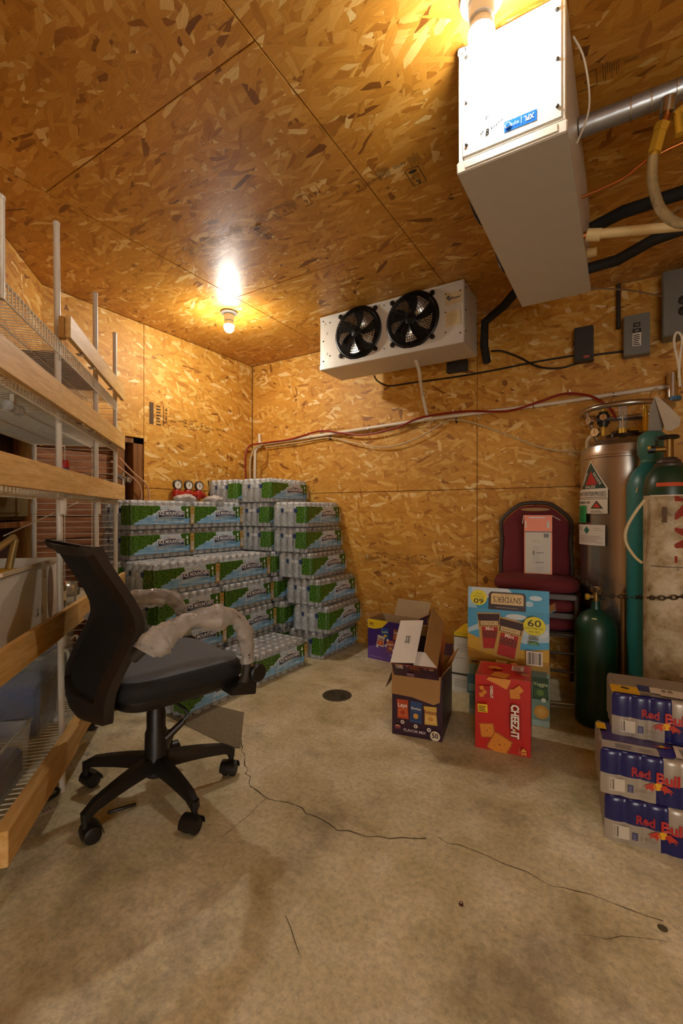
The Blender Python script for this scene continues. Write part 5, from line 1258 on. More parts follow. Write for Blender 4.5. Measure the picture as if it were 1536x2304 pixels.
d.quad(.045, .262, .055, .052, .1, '#b01c18'); cracker(d, .030, .278, .018, .4); cracker(d, .042, .262, .018, .9); cracker(d, .030, .25, .02, .2); d.text('CHEEZ-IT', .073, .270, .055, '#f4ead2', h=.012, a=-pi/2, bold=.04)
d.quad(.035, .192, .042, .036, .06, '#f0c71f'); d.lines(.018, .178, .052, .205, 4, '#6a4a12', .55)
d.text('CHEEZ-IT', .168, .155, .152, '#7a120e', h=.038, a=-pi/2, bold=.05); d.text('CHEEZ-IT', .170, .156, .146, '#f3ead6', h=.034, a=-pi/2, bold=.035); d.quad(.170, .118, .008, .008, pi/4, '#d8a02a')
d.rect(.193, .08, .195, .232, '#8a1511'); d.text('45', .205, .033, .030, '#e0b04a', h=.022, a=-pi/2, bold=.03); d.text('POUCHES', .187, .035, .03, '#d88a5a', h=.006, a=-pi/2)
d.build('front_print', b)
d = Decal((0, 0, .33), (1, 0, 0), (0, 1, 0)); cracker(d, .105, .03, .07, -.3); cracker(d, .07, .12, .03, .2); cracker(d, .09, .10, .03, .7); cracker(d, .065, .09, .032, .4); cracker(d, .155, .17, .028, .6); d.text('BAKED', .10, .17, .05, '#e9c66a', h=.03); d.rect(.15, .06, .20, .13, '#d6cdbf'); d.lines(.155, .065, .195, .125, 4, '#9a3a30', .6); d.rect(.195, .01, .225, .03, '#c98a2a'); d.build('top_print', b)
d = Decal((.232, 0, 0), (0, 1, 0), (0, 0, 1)); d.lines(.03, .1, .17, .25, 9, '#93261c', .4); d.build('side_print', b)

# ================================================================ STACKED MAROON CHAIRS
def banquet(label, dz, dy):
    rz = radians(8.6); o = Vector((-.437, 2.875, 0)); f = Vector((sin(rz), -cos(rz), 0)); loc = o - f*dy
    t = thing('banquet_chair', label, 'chair', (loc.x, loc.y, dz), rz, 'nested maroon chairs by the far wall')
    mb = MB(); slab(mb, 0, 0, .222, .205, [(.90, .405, 0), (1.0, .42, 0), (1.02, .445, 0), (.98, .468, -.006), (.90, .478, -.010), (.6, .484, -.01), (.2, .486, -.005)], 36, 4.0); mb.build('seat', MAROON, t, sharp=80)
    mb = MB(); mb.bb((-.205, -.19, .375), (.205, .17, .403)); mb.build('seat_rail', MAR_FR, t, bevel=.005)
    def bline(z): return .165 + (z-.45)*.16
    W = .2; arch = [(-W, .40), (-W-.004, .55), (-W+.004, .66), (-W-.004, .76), (-W+.008, .81), (-W*.62, .875), (-.06, .905), (.06, .905), (W*.62, .875), (W-.008, .81), (W+.004, .76), (W-.004, .66), (W+.004, .55), (W, .40)]
    mb = MB(); mb.tube(smooth_path([(x, bline(z), z) for x, z in arch], 4), .0125, 8); mb.build('back_frame', MAR_FR, t)
    mb = MB(); out = smooth_path([(x*.93, 0, .40+(z-.40)*.965) for x, z in arch], 4); P = [(p.x, p.z) for p in out]
    notch = []
    n = len(P); fr = [(x, bline(z)-.026, z) for x, z in P]; md = [(x*.93, bline(z)-.04, .44+(z-.44)*.93) for x, z in P]; bk_ = [(x, bline(z)+.006, z) for x, z in P]
    vs = fr + md + bk_; fs = [(i, i+1, n+i+1, n+i) for i in range(n-1)] + [(2*n+i, i+2*n+1, i+1, i) for i in range(n-1)] + [tuple(range(n, 2*n)), tuple(range(3*n-1, 2*n-1, -1)), (0, n, 2*n-1, n-1), (0, n-1, 3*n-1, 2*n)]
    mb.add(vs, fs, 0, True); pad = mb.build('backrest', MAROON, t, sharp=60)
    mb = MB(); q = [(.085*cos(a)*1.0, bline(.865)-.038, .865+.012*sin(a)*.9) for a in [2*pi*k/16 for k in range(16)]]; mb.add(q, [tuple(range(16))]); mb.add([(x, y+.03, z) for x, y, z in q], [tuple(range(15, -1, -1))])
    mb.add(q+[(x, y+.03, z) for x, y, z in q], [(i, (i+1) % 16, 16+(i+1) % 16, 16+i) for i in range(16)]); mb.build('hand_slot', simple('tan_slot_lining', '#a8884e', .7), pad)
    for sx in (-1, 1):
        mb = MB(); mb.tube([(sx*.20, -.175, .40), (sx*.205, -.195, .2), (sx*.21, -.21, .0)], .0115, 8); mb.build('leg', MAR_FR, t)
        mb = MB(); mb.tube([(sx*.20, .157, .40), (sx*.205, .19, .2), (sx*.21, .235, .0)], .0115, 8); mb.build('leg', MAR_FR, t)
    mb = MB(); mb.tube([(-.205, -.196, .19), (.205, -.196, .19)], .008, 8); mb.build('stretcher', MAR_FR, t)
    return t
banquet('maroon padded chair, topmost of the nested stack, holding an orange carton', .215, 0)
banquet('maroon padded chair in the middle of the nested stack by the far wall', .1075, .03)
banquet('maroon padded chair at the bottom of the nested stack, feet on the floor', 0, .06)
# carton standing on the top chair
oc = Vector((-.495, 2.86, .70))
LOR = simple('bright_orange_print', '#f27420', .4, 0, .03)
t, b = carton('upright_carton', 'tall orange carton with a white front panel standing on the maroon seat', 'box', oc, radians(12), .15, .055, .345, (LOR, LOR, LOR, LOR, LOR, KRAFT, WHITEC), 't')
d = Decal((0, 0, 0)); d.rect(.004, .004, .143, .245, '#cfc6b2'); d.rect(.0, .245, .15, .25, '#3a2a20', False); d.rect(.105, .215, .132, .238, '#6f695c'); d.lines(.04, .19, .085, .20, 2, '#a8a08e'); d.lines(.045, .06, .085, .17, 10, '#aaa291', .25); d.rect(.065, .124, .105, .127, '#4a453c', False); d.rect(.065, .068, .105, .071, '#4a453c', False); d.lines(.06, .02, .11, .05, 4, '#aaa291', .25); d.rect(.045, .112, .055, .135, '#7a7466')
d.rect(.02, .328, .115, .335, '#e9dccb'); d.rect(.004, .27, .011, .31, '#e9dccb'); d.rect(.122, .27, .134, .31, '#cdd0b8'); d.build('front_print', b)
d = Decal((.15, 0, 0), (0, 1, 0), (0, 0, 1)); d.text('Snacks', .027, .15, .13, '#5a1f10', h=.018, a=pi/2, shear=.3); d.rect(0, .27, .055, .345, '#d8cfc0'); d.build('side_print', b)
flap(b, (.15, .004, .345), (0, .047, 0), 0, (.045, 0, -.028), [WHITEC, WHITEC]); flap(b, (.0, .004, .345), (0, .047, 0), 0, (-.008, 0, -.05), [WHITEC, WHITEC])

# ================================================================ GAS CYLINDERS
DC = F(2.521, 1.569); DR = .218
t = thing('steel_tank', 'tall brushed stainless gas tank with triangular stickers and a ring handle', 'gas tank', (DC.x, DC.y, 0))
mb = MB(); mb.lathe([(DR*.9, 0), (DR*.95, .01), (DR*.95, .05), (DR, .07), (DR, .55), (DR, 1.352), (DR+.003, 1.355), (DR+.003, 1.365), (DR, 1.368), (DR, 1.385), (DR*.965, 1.42), (DR*.84, 1.448), (DR*.62, 1.466), (DR*.45, 1.472)], 64); mb.build('vessel', STEEL, t, sharp=25)
mb = MB(); mb.lathe([(DR*.45, 1.470), (DR*.44, 1.49), (DR*.30, 1.496), (DR*.30, 1.51), (.001, 1.512)], 32); mb.build('neck_plate', simple('dark_stained_steel', '#3a332b', .4, .8, .1), t)
mb = MB(); mb.tube([(.215*cos(2*pi*j/48), .215*sin(2*pi*j/48), 1.625) for j in range(48)], .0145, 10, closed=True); rg = mb.build('ring_handle', STEEL, t)
for a in (-150, -30, 60, 150):
    a = radians(a); mb = MB(); mb.tube([(.215*cos(a), .215*sin(a), 1.62), (.15*cos(a), .15*sin(a), 1.45)], .010, 8); mb.build('handle_strut', STEEL, rg)
def reg(p, s_=1.0):
    g = MB(); g.tube([(p[0]-.03*s_, p[1], p[2]), (p[0]+.03*s_, p[1], p[2])], .026*s_, 14); g.lathe([(.022, -.04), (.028, 0), (.022, .04)], 14, c=p); r_ = g.build('regulator_body', BLACKP, t); return r_
r0 = reg((-.10, -.10, 1.57))
def gauge(p, rx, rz_, rad=.024):
    M = Matrix.Translation(p) @ Matrix.Rotation(rz_, 4, 'Z') @ Matrix.Rotation(pi/2, 4, 'X')
    g = MB(); g.lathe([(.001, -.012), (rad, -.012), (rad, .010), (rad*.92, .012)], 20, M=M); gg = g.build('gauge', CHROME, t)
    g = MB(); g.lathe([(rad*.92, .0115), (.001, .012)], 20, M=M); g.build('dial', WHITEP, gg)
    g = MB(); g.box((0, .006, .0128), (.002, rad*.9, .0006), 0, M); g.build('needle', DGREY, gg)
gauge((-.163, -.125, 1.565), 0, -.9, .022); gauge((-.135, -.145, 1.495), 0, -.5, .024); gauge((-.10, -.135, 1.575), 0, 0, .018)
for p, q, r_, m_, nm in (((-.10, -.10, 1.60), (-.10, -.10, 1.635), .007, BRASS, 'brass_stem'), ((-.10, -.10, 1.53), (-.10, -.10, 1.48), .008, BRASS, 'brass_stem'),
                         ((-.01, -.11, 1.485), (-.01, -.11, 1.51), .020, BRASS, 'sight_base'), ((.09, -.09, 1.49), (.09, -.09, 1.60), .014, BRASS, 'valve_body'), ((.09, -.09, 1.60), (.09, -.09, 1.625), .010, BRASS, 'valve_tip'),
                         ((-.07, -.10, 1.565), (.09, -.09, 1.56), .007, DGREY, 'cross_tube'), ((.02, -.1, 1.505), (.16, -.05, 1.505), .009, BRASS, 'manifold_bar')):
    g = MB(); g.tube([p, q], r_, 12); g.build(nm, m_, t)
g = MB(); g.lathe([(.019, 1.505), (.019, 1.63), (.012, 1.632)], 18, c=(-.01, -.11, 0)); g.build('level_gauge_tube', GLASS, t)
g = MB(); g.tube([(-.01, -.11, 1.51), (-.01, -.11, 1.60)], .004, 6); g.build('level_rod', CHROME, t)
g = MB(); g.tube(smooth_path([(-.15, -.13, 1.485), (-.175, -.12, 1.46), (-.18, -.10, 1.42)], 4), .009, 8); g.build('tan_tube', TANT, t)
def cyl_fn(R, a0, z0=0.0):
    def f(x, y, l): a = a0 + x/R; return Vector(((R+.0006+l)*cos(a), (R+.0006+l)*sin(a), z0+y))
    return f
d = Decal(fn=cyl_fn(DR, radians(-136)), eps=.0004, strips=.012)
d.poly([(-.10, 1.185), (.10, 1.185), (.0, 1.345)], '#ded3bf'); d.poly([(-.09, 1.19), (.09, 1.19), (0, 1.335)], '#26402f'); d.poly([(-.042, 1.212), (.042, 1.212), (0, 1.285)], '#b3241c')
d.text('CARBON', -.043, 1.243, .075, '#ded3bf', h=.014, a=1.01, bold=.02); d.text('DIOXIDE', .043, 1.243, .075, '#ded3bf', h=.014, a=-1.01, bold=.02); d.text('SALES', 0, 1.200, .07, '#ded3bf', h=.014, bold=.02)
d.rect(-.10, 1.135, .10, 1.185, '#ded3bf'); d.text('NWI ENTERPRISES', 0, 1.162, .185, '#2e2a24', h=.024); d.rect(-.095, 1.141, .095, 1.144, '#5a4a3a', False)
d.rect(-.10, 1.055, .10, 1.132, '#d8ccb6'); d.text('PROPERTY OF', -.045, 1.115, .10, '#2e2a24', h=.014, bold=.02); d.poly([(.01, 1.082), (.08, 1.082), (.045, 1.125)], '#26402f'); d.poly([(.025, 1.088), (.065, 1.088), (.045, 1.115)], '#c8381f'); d.lines(.01, 1.062, .08, 1.076, 2, '#8a8070', .4)
d.rect(-.088, 1.005, -.018, 1.10, '#1c8a4a'); d.lines(-.08, 1.015, -.03, 1.09, 6, '#146a38', .5)
d.rect(-.09, .885, .09, .995, '#d6cdbe'); d.quad(-.015, .965, .03, .03, pi/4, '#23685a'); d.lines(-.082, .90, .082, .94, 5, '#8f8676', .3); d.lines(-.082, .965, -.05, .985, 3, '#6a6256', .4); d.lines(.03, .965, .08, .985, 2, '#a89c8a', .3)
d.build('stickers', t)
t = thing('paper_tag', 'crumpled white paper tag wired to the ring handle of the steel tank', 'tag', F(2.12, 1.47, 1.60))
mb = MB(); vs = [(-.012, 0, .005), (.0, -.02, .0), (.045, -.03, -.055), (.088, -.015, -.112), (.082, .0, -.145), (.055, -.02, -.165), (.03, -.03, -.165), (.005, -.01, -.06)]
mb.add(vs + [(x, y+.003, z) for x, y, z in vs], [tuple(range(8)), tuple(range(15, 7, -1))] + [(i, (i+1) % 8, 8+(i+1) % 8, 8+i) for i in range(8)]); mb.build('paper', simple('aged_paper', '#b9ab93', .7, 0, .08, 40), t)
mb = MB(); mb.add([(-.012, .004, 0), (.03, .01, -.12), (.02, .014, -.165), (-.035, .014, -.15), (-.03, .008, -.05)], [(0, 1, 2, 3, 4)]); mb.add([(-.012, .006, 0), (.03, .012, -.12), (.02, .016, -.165), (-.035, .016, -.15), (-.03, .010, -.05)], [(4, 3, 2, 1, 0)]); mb.build('folded_sheet', simple('grey_translucent_paper', '#857b6c', .6, 0, .08, 40), t)
mb = MB(); mb.tube(smooth_path([(-.03, 0, .0), (-.02, .0, .03), (-.0, .0, .04), (.01, .01, .01)], 4), .0025, 6); mb.build('hook_wire', CHROME, t)

TC = F(2.147, 1.466)
t = thing('teal_cylinder', 'slim teal gas cylinder with a domed cap, behind the cream one', 'gas cylinder', (TC.x, TC.y, 0))
R_ = .104
mb = MB(); mb.lathe([(R_*.92, 0), (R_, .012), (R_, 1.17), (R_*.97, 1.20), (R_*.88, 1.235), (R_*.70, 1.265), (R_*.50, 1.285), (.045, 1.292)], 44); mb.build('cylinder_body', TEAL, t)
mb = MB(); mb.lathe([(.047, 1.292), (.05, 1.296), (.05, 1.305), (.047, 1.31), (.054, 1.325), (.062, 1.345), (.062, 1.40), (.055, 1.425), (.035, 1.442), (.001, 1.448)], 12); cp = mb.build('domed_cap', simple('grey_green_enamel', '#3f766a', .4, 0, .06), t)
for k in range(4):
    mb = MB(); a = radians(-78); mb.lathe([(.006, 0), (.006, .003), (.001, .0035)], 10, M=Matrix.Translation((.0605*cos(a), .0605*sin(a), 1.355+.017*k)) @ Matrix.Rotation(a, 4, 'Z') @ Matrix.Rotation(pi/2, 4, 'Y')); mb.build('vent_hole', BLACKP, cp)
d = Decal(fn=cyl_fn(R_, radians(-90)), eps=.0004, strips=.012); d.poly([(-.075, 1.155), (-.068, 1.155), (-.06, 1.18), (-.066, 1.18)], '#cfc090'); d.build('paint_marks', t)

WC = F(1.955, 1.405); R_ = .092
t = thing('cream_cylinder', 'scuffed cream gas cylinder with dark green shoulder and brass valve, at the right edge', 'gas cylinder', (WC.x, WC.y, 0))
mb = MB(); mb.lathe([(R_*.93, 0), (R_, .012), (R_, 1.135)], 44); mb.build('cylinder_body', DIRTY, t)
mb = MB(); mb.lathe([(R_+.0004, 1.134), (R_, 1.165), (R_*.96, 1.195), (R_*.85, 1.225), (R_*.66, 1.25), (.052, 1.262)], 44); mb.build('green_shoulder', simple('dark_green_shoulder', '#1d3b28', .35, 0, .1), t)
mb = MB(); mb.lathe([(.054, 1.258), (.056, 1.268), (.045, 1.275), (.043, 1.285), (.034, 1.290), (.030, 1.298)], 28); mb.build('neck_ring', MAR_FR, t)
mb = MB(); mb.tube([(0, 0, 1.295), (0, 0, 1.375)], .018, 12); mb.tube([(-.0, 0, 1.335), (-.05, -.01, 1.335)], .013, 10); mb.build('brass_valve_body', simple('dull_brass', '#8a6a34', .4, .7, .1), t)
mb = MB(); mb.lathe([(.001, 1.375), (.036, 1.378), (.040, 1.385), (.036, 1.392), (.001, 1.395)], 10); mb.build('handwheel', BLACKP, t)
mb = MB(); mb.tube([(-.05, -.01, 1.335), (-.075, -.012, 1.335)], .017, 12); mb.build('outlet_cap', BLACKP, t); mb = MB(); mb.tube([(-.06, -.012, 1.335), (-.072, -.03, 1.342)], .007, 8); mb.build('bleed_screw', BRASS, t)
def sh(x, y, l):
    z = 1.165+y; rr = R_*(1-.9*max(0, (z-1.165)/.11)**2)+.001+l; a = radians(-90)+x/R_; return Vector((rr*cos(a), rr*sin(a), z))
d = Decal(fn=sh, eps=.0006, strips=.01); d.rect(-.052, .006, .09, .032, '#c9502a'); d.rect(-.06, .055, -.015, .062, '#4c6a34', False); d.rect(-.005, .052, .05, .061, '#b9a878'); d.build('orange_band', t)
d = Decal(fn=cyl_fn(R_, radians(-90)), eps=.0005, strips=.012); d.text('NWI', .048, .995, .28, '#8e2a1e', h=.07, a=-pi/2, bold=.05); d.rect(-.07, .835, .06, .838, '#4a3c28'); d.rect(-.028, 1.02, -.012, 1.085, '#5a4630'); d.rect(-.075, 1.131, .08, 1.135, '#ddd3bd'); d.build('stencil_print', t)

GC = F(2.30, 1.285); R_ = .0965
t = thing('green_cylinder', 'short dark green gas cylinder with a brass valve in front of the steel tank', 'gas cylinder', (GC.x, GC.y, 0))
mb = MB(); mb.lathe([(R_*.86, 0), (R_*.97, .01), (R_, .03), (R_, .46), (R_*.97, .49), (R_*.87, .522), (R_*.68, .55), (R_*.42, .568), (.024, .575), (.021, .60), (.021, .615)], 44); mb.build('cylinder_body', GREEN, t)
mb = MB(); mb.tube([(0, 0, .61), (0, 0, .68)], .015, 12); mb.tube([(0, 0, .635), (-.036, -.012, .635)], .011, 10); mb.lathe([(.024, .66), (.026, .668), (.024, .684), (.001, .688)], 8); mb.build('brass_valve_body', simple('dull_brass', '#8a6a34', .4, .7, .1), t)
mb = MB(); mb.tube([(-.03, -.01, .635), (-.046, -.014, .635)], .016, 6); mb.build('valve_nut', BRASS, t); mb = MB(); mb.tube([(.02, 0, .64), (.035, .005, .63)], .010, 8); mb.build('relief_plug', DGREY, t)
d = Decal(fn=lambda x, y, l: Vector(((R_*.80+l)*cos(radians(-92)+x/R_), (R_*.80+l)*sin(radians(-92)+x/R_), .535+y)), strips=.01); d.rect(-.015, 0, .012, .008, '#9aa870'); d.build('tag', t)
t = thing('support_rod', 'slim tan upright rod standing between the green and teal cylinders', 'rod', F(2.262, 1.402))
mb = MB(); mb.tube([(0, 0, 0), (0, 0, .66)], .0145, 12); mb.build('rod', simple('tan_metal_rod', '#8c6a3c', .45, .3, .08), t); mb = MB(); mb.lathe([(.02, 0), (.02, .235), (.0165, .245)], 14); mb.build('lower_sleeve', DGREY, t)
pipe('loop_hose', 'pale hose arcing in front of the teal cylinder to the cream one', 'hose', [F(1.955, 1.302, 1.115), F(1.97, 1.27, 1.06), F(1.99, 1.245, .99), F(2.0, 1.250, .93), F(1.98, 1.275, .87), F(1.955, 1.292, .845)], .0065, simple('cream_hose', '#c9bb8e', .4), 'tubes along the far wall', sm=6)
# safety chain
cp_ = smooth_path([F(2.47, 1.268, .72), F(2.33, 1.255, .70), F(2.215, 1.27, .665), F(2.19, 1.36, .655), F(2.06, 1.36, .68), F(1.93, 1.31, .70), F(1.858, 1.36, .715), F(1.87, 1.47, .73), F(1.90, 1.60, .78)], 12)
t = thing('safety_chain', 'steel link chain slung around the gas cylinders at mid height', 'chain', cp_[0]); o = cp_[0]
mb = MB(); L = 0; acc = 0; i = 0; pitch = .021; last = cp_[0]; kk = 0; prevp = cp_[0]
for p in cp_[1:]:
    while (p-last).length >= pitch:
        dr = (p-last).normalized(); c = last + dr*pitch/2; up_ = Vector((0, 0, 1)) if kk % 2 else dr.cross(Vector((0, 0, 1))).normalized()
        sd = dr.cross(up_).normalized(); ring = []
        for q in range(10): a = 2*pi*q/10; ring.append(c - o + dr*cos(a)*.0145 + sd*sin(a)*.0085)
        mb.tube(ring, .0026, 5, closed=True); last = last + dr*pitch; kk += 1
mb.build('chain_links', simple('tarnished_steel', '#4f4234', .45, .7, .1), t)['kind'] = 'stuff'

# ================================================================ ENERGY DRINK CASES
NAVY = simple('navy_film_print', '#1d1f58', .22, 0, .05); SILV = simple('silver_film_print', '#a79c8c', .3, .25, .05); CANM = simple('can_lid_steel', '#9a9a9c', .25, .9, .03)
CW, CDp, CHh = .332, .235, .146
canb = MB(); canb.lathe([(.020, 0), (.0262, .006), (.0262, .112), (.023, .122), (.0235, .125), (.021, .123), (.001, .122)], 16); CANME = canb.mesh('drink_can', [CANM])
def case(label, loc, rz, top):
    t = thing('drink_case', label, 'drinks', loc, rz, 'energy drink cases')
    def sc(u, n, L): ph = (u/L*n) % 1.0; return -.006*(2*abs(ph-.5))**2
    zs = [.0, .012, .060, .066, .10, .128, .138, .1435, .1445]; mb = MB(); pts = []; st = .00762
    for i in range(48): x = CW*i/48; pts.append((x, -sc(x, 6, CW), 'f', x))
    for i in range(32): y = CDp*i/32; pts.append((CW+sc(y, 4, CDp), y, 'r', y))
    for i in range(48): x = CW-CW*i/48; pts.append((x, CDp+sc(x, 6, CW), 'b', x))
    for i in range(32): y = CDp-CDp*i/32; pts.append((-sc(y, 4, CDp), y, 'l', y))
    n = len(pts); vs = []
    for z in zs:
        ins = 0 if z < .129 else (.002 if z < .139 else (.007 if z < .144 else .03))
        for x, y, s_, u in pts: cx, cy = x-CW/2, y-CDp/2; vs.append((x-ins*cx/(CW/2), y-ins*cy/(CDp/2), z))
    mb.add(vs, [(i*n+j, i*n+(j+1) % n, (i+1)*n+(j+1) % n, (i+1)*n+j) for i in range(len(zs)-1) for j in range(n)], 0, True)
    q = 0
    for i in range(len(zs)-1):
        for j in range(n):
            s_, u = pts[j][2], pts[j][3]; zc = (zs[i]+zs[i+1])/2
            if s_ == 'f': up_ = zc > .0645; v = u < .167 if up_ else u >= .147; mb.m[q] = 0 if v else 1
            elif s_ == 'l': mb.m[q] = 2
            else: mb.m[q] = 0 if zc > .0645 else 1
            q += 1
    b = mb.build('shrink_wrap', [NAVY, SILV, simple('greyish_film', '#8f8474', .3, .1, .08)], t, sharp=60)
    mb = MB(); mb.add([p for p in vs[-n:]], [tuple(range(n))]); mb.build('top_film', [simple('plum_film_print', '#3d2f63', .3, 0, .08)], t)
    for i in range(6):
        for j in range(4):
            o = bpy.data.objects.new('can', CANME); COL.objects.link(o); o.parent = t; o.location = (CW*(i+.5)/6, CDp*(j+.5)/4, .012)
    d = Decal(fn=lambda x, y, l: Vector((x, -sc(x, 6, CW)-l-.0004, y)), eps=.0004, strips=0)
    d.bars(.027, .018, .066, .052, '#4a3f34', 16, 9, '#c3b8a4')
    d.rect(.076, .020, .092, .044, '#3a3a5c'); d.lines(.079, .023, .089, .042, 4, '#8a86a0', .4)
    d.text('Red', .112, .088, .050, '#a01c20', h=.030, bold=.035); d.text('Bull', .184, .082, .062, '#b5231c', h=.036, bold=.035)
    d.text('ENERGY', .122, .030, .048, '#8b7f70', h=.011); d.text('DRINK', .127, .014, .036, '#a09584', h=.007)
    d.disc(.158, .056, .0135, '#e0a81c', ry=.012)
    for s_ in (-1, 1):
        X = lambda v: .158 + s_*v
        for pl in ([(X(.004), .050), (X(.010), .062), (X(.018), .066), (X(.025), .060), (X(.032), .056), (X(.040), .048), (X(.030), .050), (X(.023), .044), (X(.014), .046)], [(X(.012), .048), (X(.020), .046), (X(.016), .036)], [(X(.025), .050), (X(.032), .048), (X(.034), .038)]):
            d.poly(pl if s_ > 0 else pl[::-1], '#b8341c')
    d.build('front_print', b)
    d = Decal((0, 0, .1450), (1, 0, 0), (0, 1, 0), eps=.0006)
    if top == 'yellow':
        d.rect(.02, .012, CW-.02, CDp-.02, '#8d8577'); d.rect(.0, .008, .085, .085, '#dfae14'); d.quad(.045, .06, .025, .02, -.5, '#4a4030'); d.lines(.012, .014, .08, .02, 1, '#7a5c12'); d.rect(.085, .055, .13, .11, '#24336e'); d.rect(.09, .015, .115, .025, '#5c5a58')
        d.quad(.17, .065, .10, .06, -.08, '#d6cebd'); d.bars(.155, .06, .19, .085, '#6a6356', 10, 3, None); d.quad(.22, .03, .15, .03, -.1, '#cfc6b4')
    elif top == 'navy':
        d.rect(.012, .07, .20, CDp-.04, '#3d2f63'); d.rect(.008, .01, .165, .066, '#a8a196'); d.lines(.045, .02, .10, .055, 6, '#6f6a70', .4); d.lines(.11, .02, .155, .045, 4, '#8a8585', .3); d.poly([(.165, .01), (.20, .01), (.215, .05), (.20, .10), (.175, .06)], '#23237a')
        d.rect(.135, .12, .235, .155, '#c9bfae'); d.bars(.15, .128, .185, .148, '#6a6356', 10, 4, None); d.poly([(.155, .075), (.18, .085), (.21, .08), (.19, .07)], '#a82a22'); d.disc(.182, .078, .008, '#dfae14', ry=.006)
        d.quad(.262, .055, .10, .085, -.08, '#d8d0bf'); d.bars(.25, .04, .295, .08, '#4a453c', 12, 5, None); d.lines(.225, .03, .245, .08, 6, '#6a6356', .4); d.rect(.24, .115, .33, .16, '#7d7468'); d.quad(.015, .16, .03, .05, 0, '#dfae14')
    else: d.rect(.01, .01, CW-.01, CDp-.01, '#3d2f63')
    d.build('top_film_print', b); return t
rr = radians(6.5); c0 = Vector((-.056, 1.712, 0))
case('energy drink case at the bottom of the right-hand stack', c0+Vector((.006, .0, 0)), rr, '')
case('energy drink case second from the bottom, navy and grey film on top', c0+Vector((-.006, .004, CHh)), rr+.01, 'navy')
case('energy drink case on top of the stack, set back, with a yellow tag', Vector((-.032, 1.842, 2*CHh)), rr-.01, 'yellow')

# ================================================================ FLOOR ITEMS
def onfloor(px, py): return F(*floor_at(px, py))
t = thing('floor_drain', 'round cast metal drain grate set in the concrete', 'drain', onfloor(758, 1565))
DM = simple('rusty_grate', '#57503f', .6, .4, .15)
mb = MB(); mb.lathe([(.085, .0005), (.085, .003), (.077, .004), (.076, .0015), (.070, .001), (.001, .001)], 36); mb.build('rim', DM, t)
for k, rr_ in enumerate((.062, .047, .032, .017)):
    mb = MB(); n = 36; mb.tube([(rr_*cos(2*pi*j/n), rr_*sin(2*pi*j/n), .0025) for j in range(n)], .0035, 5, closed=True); mb.build('grate_ring', DM, t)
for k in range(4):
    mb = MB(); mb.box((0, 0, .003), (.145, .006, .003), rz=k*pi/4); mb.build('grate_bar', DM, t)
t = thing('floor_patch', 'dark grey rectangular patch lying on the concrete behind the swivel chair', 'mat', onfloor(470, 1625)); o = onfloor(470, 1625)
P = [onfloor(*q)-o for q in ((372, 1610), (440, 1578), (549, 1604), (541, 1684), (520, 1683))]
mb = MB(); mb.prism([(p.x, p.y) for p in P], .0008, .003); mb.build('patch', simple('dark_grey_patch', '#7d745e', .9, 0, .2, 90, .5, 200), t)
SCR = simple('white_scrap_paper', '#c9c1ad', .7, 0, .05)
def scrap(name, label, px, py, w_, l_, rz, mat, lines=True, cat='scrap'):
    t = thing(name, label, cat, onfloor(px, py), rz); mb = MB(); mb.bb((-w_/2, -l_/2, .0006), (w_/2, l_/2, .0018)); mb.build('paper', mat, t)
    if lines: d = Decal((-w_/2, -l_/2, .0018), (1, 0, 0), (0, 1, 0)); d.lines(w_*.2, l_*.3, w_*.75, l_*.75, 3, '#6a6456', .4); d.build('print', t)
scrap('paper_label', 'large white paper label on the floor beside the rack post', 106, 1823, .035, .07, YAW-.6, SCR)
scrap('paper_label', 'small white label on the floor left of the wheelbase, nearer the rack', 198, 1696, .022, .05, YAW+1.0, SCR)
scrap('paper_label', 'small white label on the floor, the upper one behind the wheelbase', 201, 1674, .022, .045, YAW+.8, SCR)
t = thing('bottle_cap', 'tiny dark red cap lying alone on the open floor', 'cap', onfloor(1037, 2036)); mb = MB(); mb.lathe([(.0055, 0), (.0065, .002), (.0055, .006), (.001, .0065)], 12); mb.build('cap', simple('dark_red_cap', '#4a1410', .4), t)
mb = MB(); mb.box((0, -.001, .0068), (.006, .003, .0008)); mb.build('painted_highlight', WHITEP, t)  # white chip painted on the cap as its highlight
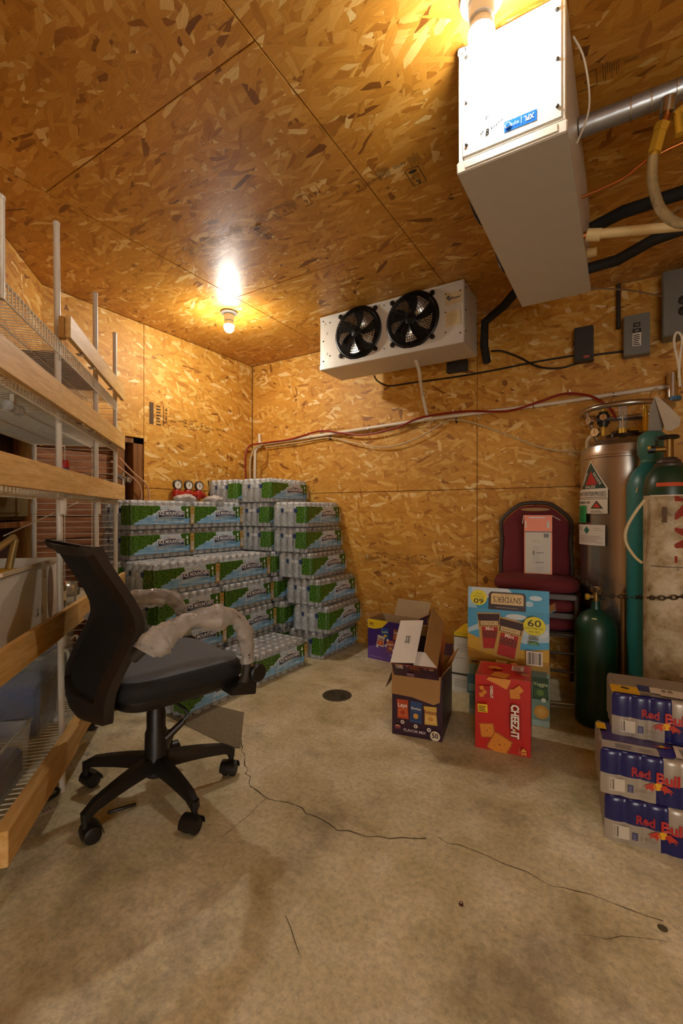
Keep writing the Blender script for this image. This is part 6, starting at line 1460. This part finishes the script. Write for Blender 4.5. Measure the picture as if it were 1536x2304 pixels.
t = thing('floor_plug', 'small round metal plug in the floor at lower right', 'plug', onfloor(1490, 2089)); mb = MB(); mb.lathe([(.011, .0003), (.0115, .0012), (.001, .0016)], 18); mb.build('disc', simple('dull_plug_metal', '#6b6245', .6, .4, .1), t)
t = thing('folding_knife', 'thin black tool with a bright edge lying under the wheelbase', 'tool', onfloor(274, 1824), YAW-1.05)
mb = MB(); mb.tube(smooth_path([(0, -.045, .008), (.004, 0, .011), (0, .045, .008)], 4), .0055, 8); mb.build('handle', BLACKP, t); mb = MB(); mb.bb((-.009, -.04, .001), (-.005, .035, .008)); mb.build('bright_edge', CHROME, t)
pipe('black_strap', 'black strap curled on the floor beside the rack foot', 'strap', [onfloor(72, 1822)+Vector((0, 0, .008)), onfloor(95, 1800)+Vector((0, 0, .012)), onfloor(122, 1786)+Vector((0, 0, .02)), onfloor(131, 1790)+Vector((0, 0, .012)), onfloor(105, 1806)+Vector((0, 0, .008)), onfloor(80, 1828)+Vector((0, 0, .008))], .006, BLACKP, sm=5)
t = thing('wood_sliver', 'thin pale wood sliver on the floor under the rack edge', 'scrap', onfloor(172, 1685)); mb = MB(); a_, b_2 = onfloor(148, 1697)-onfloor(172, 1685), onfloor(196, 1666)-onfloor(172, 1685); mb.tube([a_+Vector((0, 0, .003)), b_2+Vector((0, 0, .003))], .003, 5); mb.build('sliver', PINE_Y, t)
for k, (px, py, s_, c_, lb) in enumerate(((212, 1625, .032, '#7a7566', 'crumpled grey scrap on the floor behind the chair back, by the rack'), (228, 1617, .02, '#b59a2c', 'tiny yellow scrap among the litter behind the chair back'), (184, 1650, .026, '#a9a292', 'pale crumpled scrap on the floor at the rack edge'), (208, 1640, .03, '#3a342a', 'dark crumpled scrap in the litter beside the rack edge'))):
    t = thing('floor_scrap', lb, 'scrap', onfloor(px, py), k); mb = MB(); lumpy(mb, (0, 0, 0), (s_, s_*.8, s_*.35), 12, 8, .2, 50+k); mb.build('scrap', simple('scrap_%d' % k, c_, .7), t)
